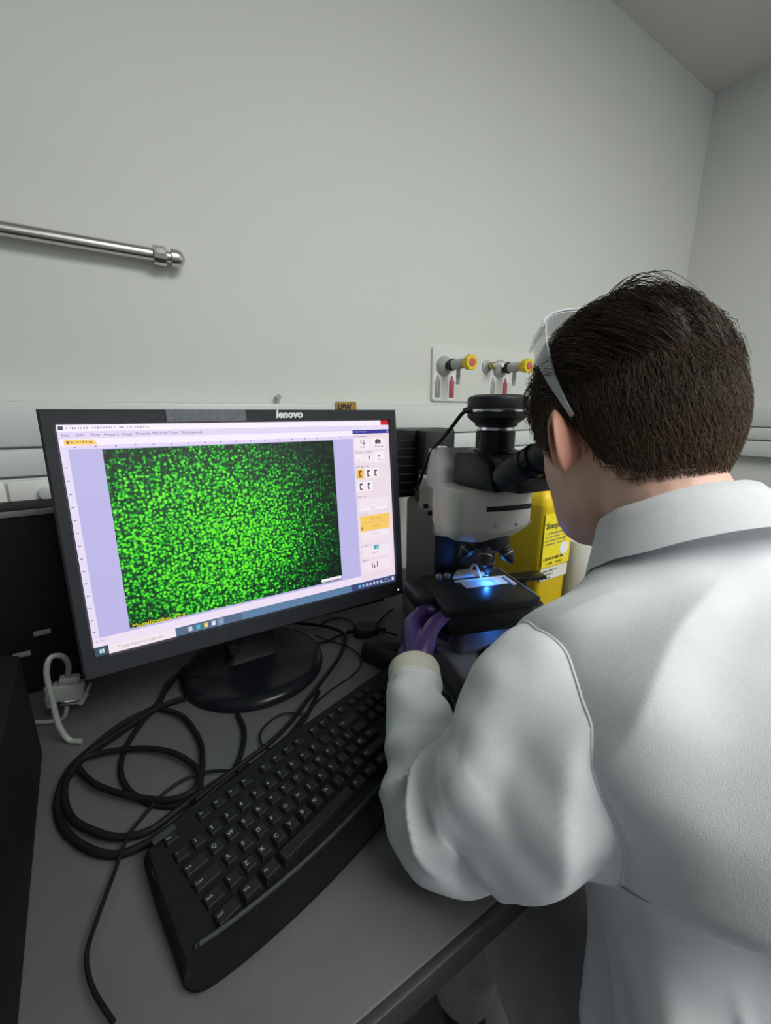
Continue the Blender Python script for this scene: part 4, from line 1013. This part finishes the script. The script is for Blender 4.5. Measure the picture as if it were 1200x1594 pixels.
for i, s in enumerate(secs):
    x, y, z, a_, bb, bf, lean, ro_ = [float(v) for v in s]
    ct = pv(x, y, z); ln = math.radians(lean)
    fv = (fwd * math.cos(ln) - UPV * math.sin(ln)); row = []
    for k in range(NTH):
        th = 2 * math.pi * k / NTH; c, s_ = math.cos(th), math.sin(th)     # th 0 = front, + = left
        e = 2 / ro_
        X = a_ * math.copysign(abs(s_) ** e, s_); Y = (bf if c > 0 else bb) * math.copysign(abs(c) ** e, c)
        p = ct + lft * X + fv * Y + fwd * (.032 * (X / .18) ** 2 * gs(z + .20, .10))
        n = (lft * (X / a_ ** 2) + fv * (Y / ((bf if c > 0 else bb) ** 2))).normalized()
        zr_ = z
        side = gs(s_ - 1, .55); back = sm(.2, -.6, c)
        # cloth blouses out below the arms and overhangs the gathered part below
        lf = sm(-.5, .35, s_); d = back * (.022 * gs(zr_ + .325, .055) - (.018 + .048 * lf) * sm(-.335, -.372, zr_ + .022 * sm(.4, -.8, c) * (1 - s_) * .5 + .014 * nz3((s_, c, 0), 2.5, 9)) * sm(-.75, -.55, zr_))
        d += .006 * nz3(p, 9, 1) + .004 * nz3(p, 20, 4) * back
        # long folds falling from the armpit, fanning down and back
        fold = 1 - 2 * abs(math.sin(th * 6 + zr_ * 7 + 1.0 * nz3(p, 4, 7))) ** 1.5
        d += (.015 * sm(-.37, -.47, zr_)) * fold * (.45 + .55 * side)
        d += .0085 * sm(-.375, -.46, zr_) * gs(s_ - 1, .7) * (math.exp(1.6 * math.cos(th * 24 + zr_ * 20 + .8 * nz3(p, 4, 5))) / 2.4 - .8)
        # shallow cross folds pulled from the armpit across the back
        d += .0055 * back * sm(-.16, -.22, zr_) * sm(-.40, -.32, zr_) * (1.2 - 2 * abs(math.sin(33 * (zr_ + .20 * s_) + 2.2 * nz3(p, 5, 2))))
        row.append(p + n * d)
    rows.append(row)
bm = nb(); grid_mesh(bm, rows)
coat = fin('lab_coat', bm, M['coat'], person, ang=180)
coat['label'] = 'white cotton lab coat'
from mathutils.bvhtree import BVHTree
COAT_BVH = BVHTree.FromPolygons([v.co.copy() for v in coat.data.vertices], [tuple(p.vertices) for p in coat.data.polygons])

# ---- sleeves
ARM = Vector((.06, .74, .67)).normalized()
def sleeve(PTS, seed, left):
    Q = crv(PTS, 26); NT = 150; rows = []
    N_ = len(Q); up = None
    for i, q_ in enumerate(Q):
        p0 = Vector(q_[:3]); a_ = Vector(Q[max(0, i - 2)][:3]); c_ = Vector(Q[min(N_ - 1, i + 2)][:3])
        d = (c_ - a_).normalized()
        t = i / (N_ - 1); ur = (ARM * (1 - sm(.05, .42, t)) + UPV * sm(.05, .42, t)) if left else UPV
        u = ur - d * ur.dot(d)
        if u.length < .2: u = up
        u.normalize(); up = u; v = d.cross(u)
        t = i / (N_ - 1); ru, rd, rv = float(q_[3]), float(q_[4]), float(q_[5]); row = []
        elb = gs(t - .50, .10); fore = sm(.52, .62, t) * sm(1.0, .93, t); upper = sm(.0, .15, t) * sm(.52, .40, t)
        for k in range(NT):
            th = 2 * math.pi * k / NT; c, s_ = math.cos(th), math.sin(th)
            o = u * c * (ru if c > 0 else rd) + v * s_ * (rv if s_ > 0 or not left else rv * (.80 + .20 * sm(.1, .4, t)))
            n = o.normalized(); p = p0 + o
            dd = .005 * nz3(p, 13, seed) + .003 * nz3(p, 30, seed + 2)
            # forearm: soft diagonal creases; elbow: bunched rings on the inner side; upper arm: long drag folds
            dd += .0060 * fore * math.sin(t * 40 + 3.4 * math.sin(th + 1) + 4.0 * nz3(p, 9, seed + 1)) * (.4 + .6 * nz3(p, 12, seed + 6))
            dd += .0085 * elb * (1 - 2 * abs(math.sin(t * 30 + .9 * math.sin(th) + 1.3 * nz3(p, 7, seed + 5))) ** .7) * sm(-.6, .8, c)
            dd += .010 * upper * (1 - 2 * abs(math.sin(th * 2.5 + t * 7 + 1.6 * nz3(p, 6, seed + 3)))) * sm(.75, -.3, c)
            row.append(p + n * dd)
        rows.append(row)
    # raised seam where the sleeve is set into the trunk
    seam = []
    for k in range(NT):
        hit = None
        for i in range(len(rows) // 2):
            a_, b_ = rows[i][k], rows[i + 1][k]; dv = b_ - a_
            h_ = COAT_BVH.ray_cast(a_, dv.normalized(), dv.length)
            if h_[0] is not None: hit = h_[0]
        if hit is not None: seam.append(hit)
    bm = nb(); grid_mesh(bm, rows); so = fin('sleeve', bm, M['coat'], coat, ang=180)
    if len(seam) > 20:
        sm_ = [(seam[i - 1] + seam[i] * 2 + seam[(i + 1) % len(seam)]) / 4 for i in range(len(seam))]
        bm = nb(); tube(bm, [tuple(v_) for v_ in sm_[::2]], .0013, 8, 3, closed=True); fin('armhole_seam', bm, M['coat'], coat)
    return so
def P5(v, ru, rd, rv): return (v.x, v.y, v.z, ru, rd, rv)
sleeve([P5(SHL - lft * .050, .086, .118, .070), P5(SHL - lft * .005, .086, .122, .072), P5(SHL + (ELB - SHL) * .30 + Vector((-.004, -.006, -.012)), .070, .094, .070), P5(SHL + (ELB - SHL) * .66 + Vector((-.002, -.004, -.004)), .058, .068, .060),
        P5(ELB + Vector((.002, -.004, .008)), .050, .046, .050), P5(ELB + (WRS - ELB) * .30 + Vector((.002, 0, .006)), .050, .045, .046), P5(ELB + (WRS - ELB) * .62, .046, .042, .042), P5(ELB + (WRS - ELB) * .84, .040, .038, .038), P5(WRS - (WRS - ELB) * .06, .035, .035, .035)], 3, True)
sleeve([P5(SHR + lft * .05, .074, .10, .085), P5(SHR + lft * .01, .080, .10, .085), P5(SHR + (ELR - SHR) * .35, .074, .085, .078), P5(SHR + (ELR - SHR) * .7, .064, .068, .068),
        P5(ELR, .056, .056, .058), P5(ELR + (WRR - ELR) * .3, .054, .050, .054), P5(ELR + (WRR - ELR) * .65, .048, .045, .048), P5(ELR + (WRR - ELR) * .88, .040, .038, .040), P5(WRR - (WRR - ELR) * .06, .036, .036, .036)], 8, False)
for el, wr in ((ELB, WRS), (ELR, WRR)):
    d = (wr - el).normalized(); bm = nb()
    lathe(bm, [(.0345, -.020), (.0365, -.014), (.0365, .012), (.0350, .016), (.0320, .016), (.0310, -.015)], wr, d, 40, cap=False); fin('cuff', bm, M['cuff'], coat)

# ---- collar: stand and fall around the neck, open at the throat
bm = nb(); rows = []
ncen = pv(.462, .172, -.114); ln = math.radians(34); fv = fwd * math.cos(ln) - UPV * math.sin(ln); uv_ = lft.cross(fv) * -1
if uv_.z < 0: uv_ = -uv_
for k in range(61):
    th = math.radians(180 + (k - 30) * 5.5); c, s_ = math.cos(th), math.sin(th)
    op = sm(.2, 1.0, c)                                    # opens towards the throat
    row = []
    for r_, h_ in ((.064, -.020), (.062, .004), (.062, .020), (.0645, .0265), (.0685, .0255), (.074, .014), (.083, -.004), (.091, -.020), (.0925, -.0235), (.090, -.0235), (.080, -.004)):
        row.append(ncen + lft * (s_ * (r_ + .004) * 1.04) + fv * (c * r_ * 1.0 + .006 + .016 * op) + uv_ * (h_ - .020 * op + .002 * nz3((c, s_, h_), 3, 6)))
    rows.append(row)
grid_mesh(bm, rows, wrap=True, cap=True); fin('collar', bm, M['coat'], coat, ang=60)

# ---- trousers and shoes
bm = nb()
for s in (1, -1):
    hp = HIP + lft * .085 * s; kn = hp + fwd * .43 + UPV * .01 + lft * .03 * s; an = kn - UPV * (kn.z - .10) + fwd * .04
    limb(bm, [(*(hp - fwd * .01), .085), (*((hp + kn) / 2), .084), (*kn, .070), (*((kn + an) / 2 - fwd * .01), .064), (*(an + UPV * .01), .058)])
limb(bm, [(*(HIP + lft * .08), .088), (*HIP, .095), (*(HIP - lft * .08), .088)])
link_mesh('trousers', remesh(bm, .008, 6), M['trouser'], person)
for s in (1, -1):
    kn = HIP + lft * .085 * s + fwd * .43 + UPV * .01 + lft * .03 * s; an = kn - UPV * (kn.z - .10) + fwd * .04
    bm = nb(); g0 = Vector((an.x, an.y, 0)); rows = []
    for t, w_, h_ in ((-.075, .020, .050), (-.065, .032, .085), (-.02, .038, .105), (.03, .040, .090), (.08, .046, .066), (.13, .048, .055), (.17, .040, .045), (.19, .020, .030)):
        rows.append([g0 + fwd * t + lft * (w_ * math.cos(a_)) + UPV * (h_ / 2 + h_ / 2 * math.sin(a_)) for a_ in np.linspace(0, 2 * math.pi, 24, endpoint=False)])
    grid_mesh(bm, rows); fin('shoe', bm, M['shoe'], person)

# ---- gloved hands
def hand(wr, el, n_, curl, thumb_up):
    h = (wr - el).normalized(); h = (h + Vector((.10, .12, 0))).normalized() if curl else h
    n = (n_ - h * n_.dot(h)).normalized(); u = h.cross(n) if thumb_up else n.cross(h)
    if u.z < 0: u = -u
    bm = nb()
    limb(bm, [(*(wr - h * .012), .0275), (*(wr + h * .010), .0265), (*(wr + h * .035), .0265), (*(wr + h * .05), .022)], 16)
    K = []
    for q_, (du, l1, l2, l3, r_) in enumerate(((.029, .040, .026, .020, .0095), (.0105, .044, .029, .021, .0098), (-.0085, .041, .027, .020, .0094), (-.026, .032, .020, .017, .0084))):
        kn = wr + h * (.086 - .0035 * abs(q_ - 1)) + u * du - n * .004
        limb(bm, [(*(wr + h * .012 + u * du * .55), .0165), (*(wr + h * .050 + u * du * .85 - n * .002), .0150), (*kn, .0128)], 14)
        a1, a2, a3 = (35, 95, 135) if curl else (15, 35, 55)
        def dr(a): return h * math.cos(math.radians(a)) + n * math.sin(math.radians(a))
        p1 = kn + dr(a1 + 4 * q_) * l1; p2 = p1 + dr(a2 + 4 * q_) * l2; p3 = p2 + dr(a3) * l3
        limb(bm, [(*kn, r_ + .0016), (*((kn + p1) / 2), r_ + .0004), (*p1, r_ + .0006), (*((p1 + p2) / 2), r_ - .0004), (*p2, r_), (*p3, r_ - .0016)], 14, 4)
    tb = wr + h * .022 + u * .022 + n * .008; t1 = tb + h * .034 + u * .016 + n * .014; t2 = t1 + h * .026 + u * .002 + n * .018; t3 = t2 + h * .014 - u * .004 + n * .018
    limb(bm, [(*(wr + h * .012 + u * .008), .018), (*tb, .0160), (*t1, .0125), (*t2, .0112), (*t3, .0085)], 14)
    return link_mesh('glove', remesh(bm, .0022, 5), M['glove'], person)
hand(WRS, ELB, Vector((.95, -.31, -.05)), True, True)
hand(WRR, ELR, Vector((-.95, .31, -.05)), True, False)

# ================================================================== SAFETY GLASSES pushed up on the head
gl = empty('safety_glasses', HM.translation + PO, 'clear plastic safety glasses pushed up on the person\'s hair', 'glasses')
def gv(p): return HM @ p - HM.translation
for s in (-1, 1):
    bm = nb(); rows = []
    cen = [((.0845, -.034, .016), .0022), ((.0865, -.026, .036), .0034), ((.0890, -.017, .062), .0062), ((.0890, -.009, .088), .0100), ((.0860, -.002, .110), .0130), ((.0800, .004, .128), .0140)]
    cc_ = crv([(*a_, b_) for a_, b_ in cen], 5)
    for q_ in cc_:
        c_ = Vector((s * q_[0], q_[1], q_[2])); wd = q_[3]; ac = Vector((0, .95, -.31))
        rows.append([gv(c_ + ac * wd + Vector((s * .001, 0, 0))), gv(c_ - ac * wd + Vector((s * .001, 0, 0))), gv(c_ - ac * wd - Vector((s * .001, 0, 0))), gv(c_ + ac * wd - Vector((s * .001, 0, 0)))])
    grid_mesh(bm, rows); tm = fin('temple', bm, M['clear'], gl, ang=30)
bm = nb(); rows = []
for k in range(33):
    a_ = math.radians(-84 + 168 * k / 32); row = []
    for hh_, ins in ((-.017, 0), (-.008, .0015), (.008, .0015), (.017, 0), (.017, -.0018), (-.017, -.0018)):
        row.append(gv(Vector(((.0805 + ins) * math.sin(a_), .010 + .022 * math.cos(a_) + hh_ * .95, .118 + (.044 + ins) * math.cos(a_) - hh_ * .31))))
    rows.append(row)
grid_mesh(bm, rows); fin('lens', bm, M['clear'], gl, ang=40)
bm = nb(); tube(bm, [gv(Vector((.081 * math.sin(a_), -.007 + .022 * math.cos(a_), .1235 + .0445 * math.cos(a_)))) for a_ in np.radians(np.linspace(-84, 84, 21))], .0014, 8, 2); fin('brow_bar', bm, M['lilac'], gl)
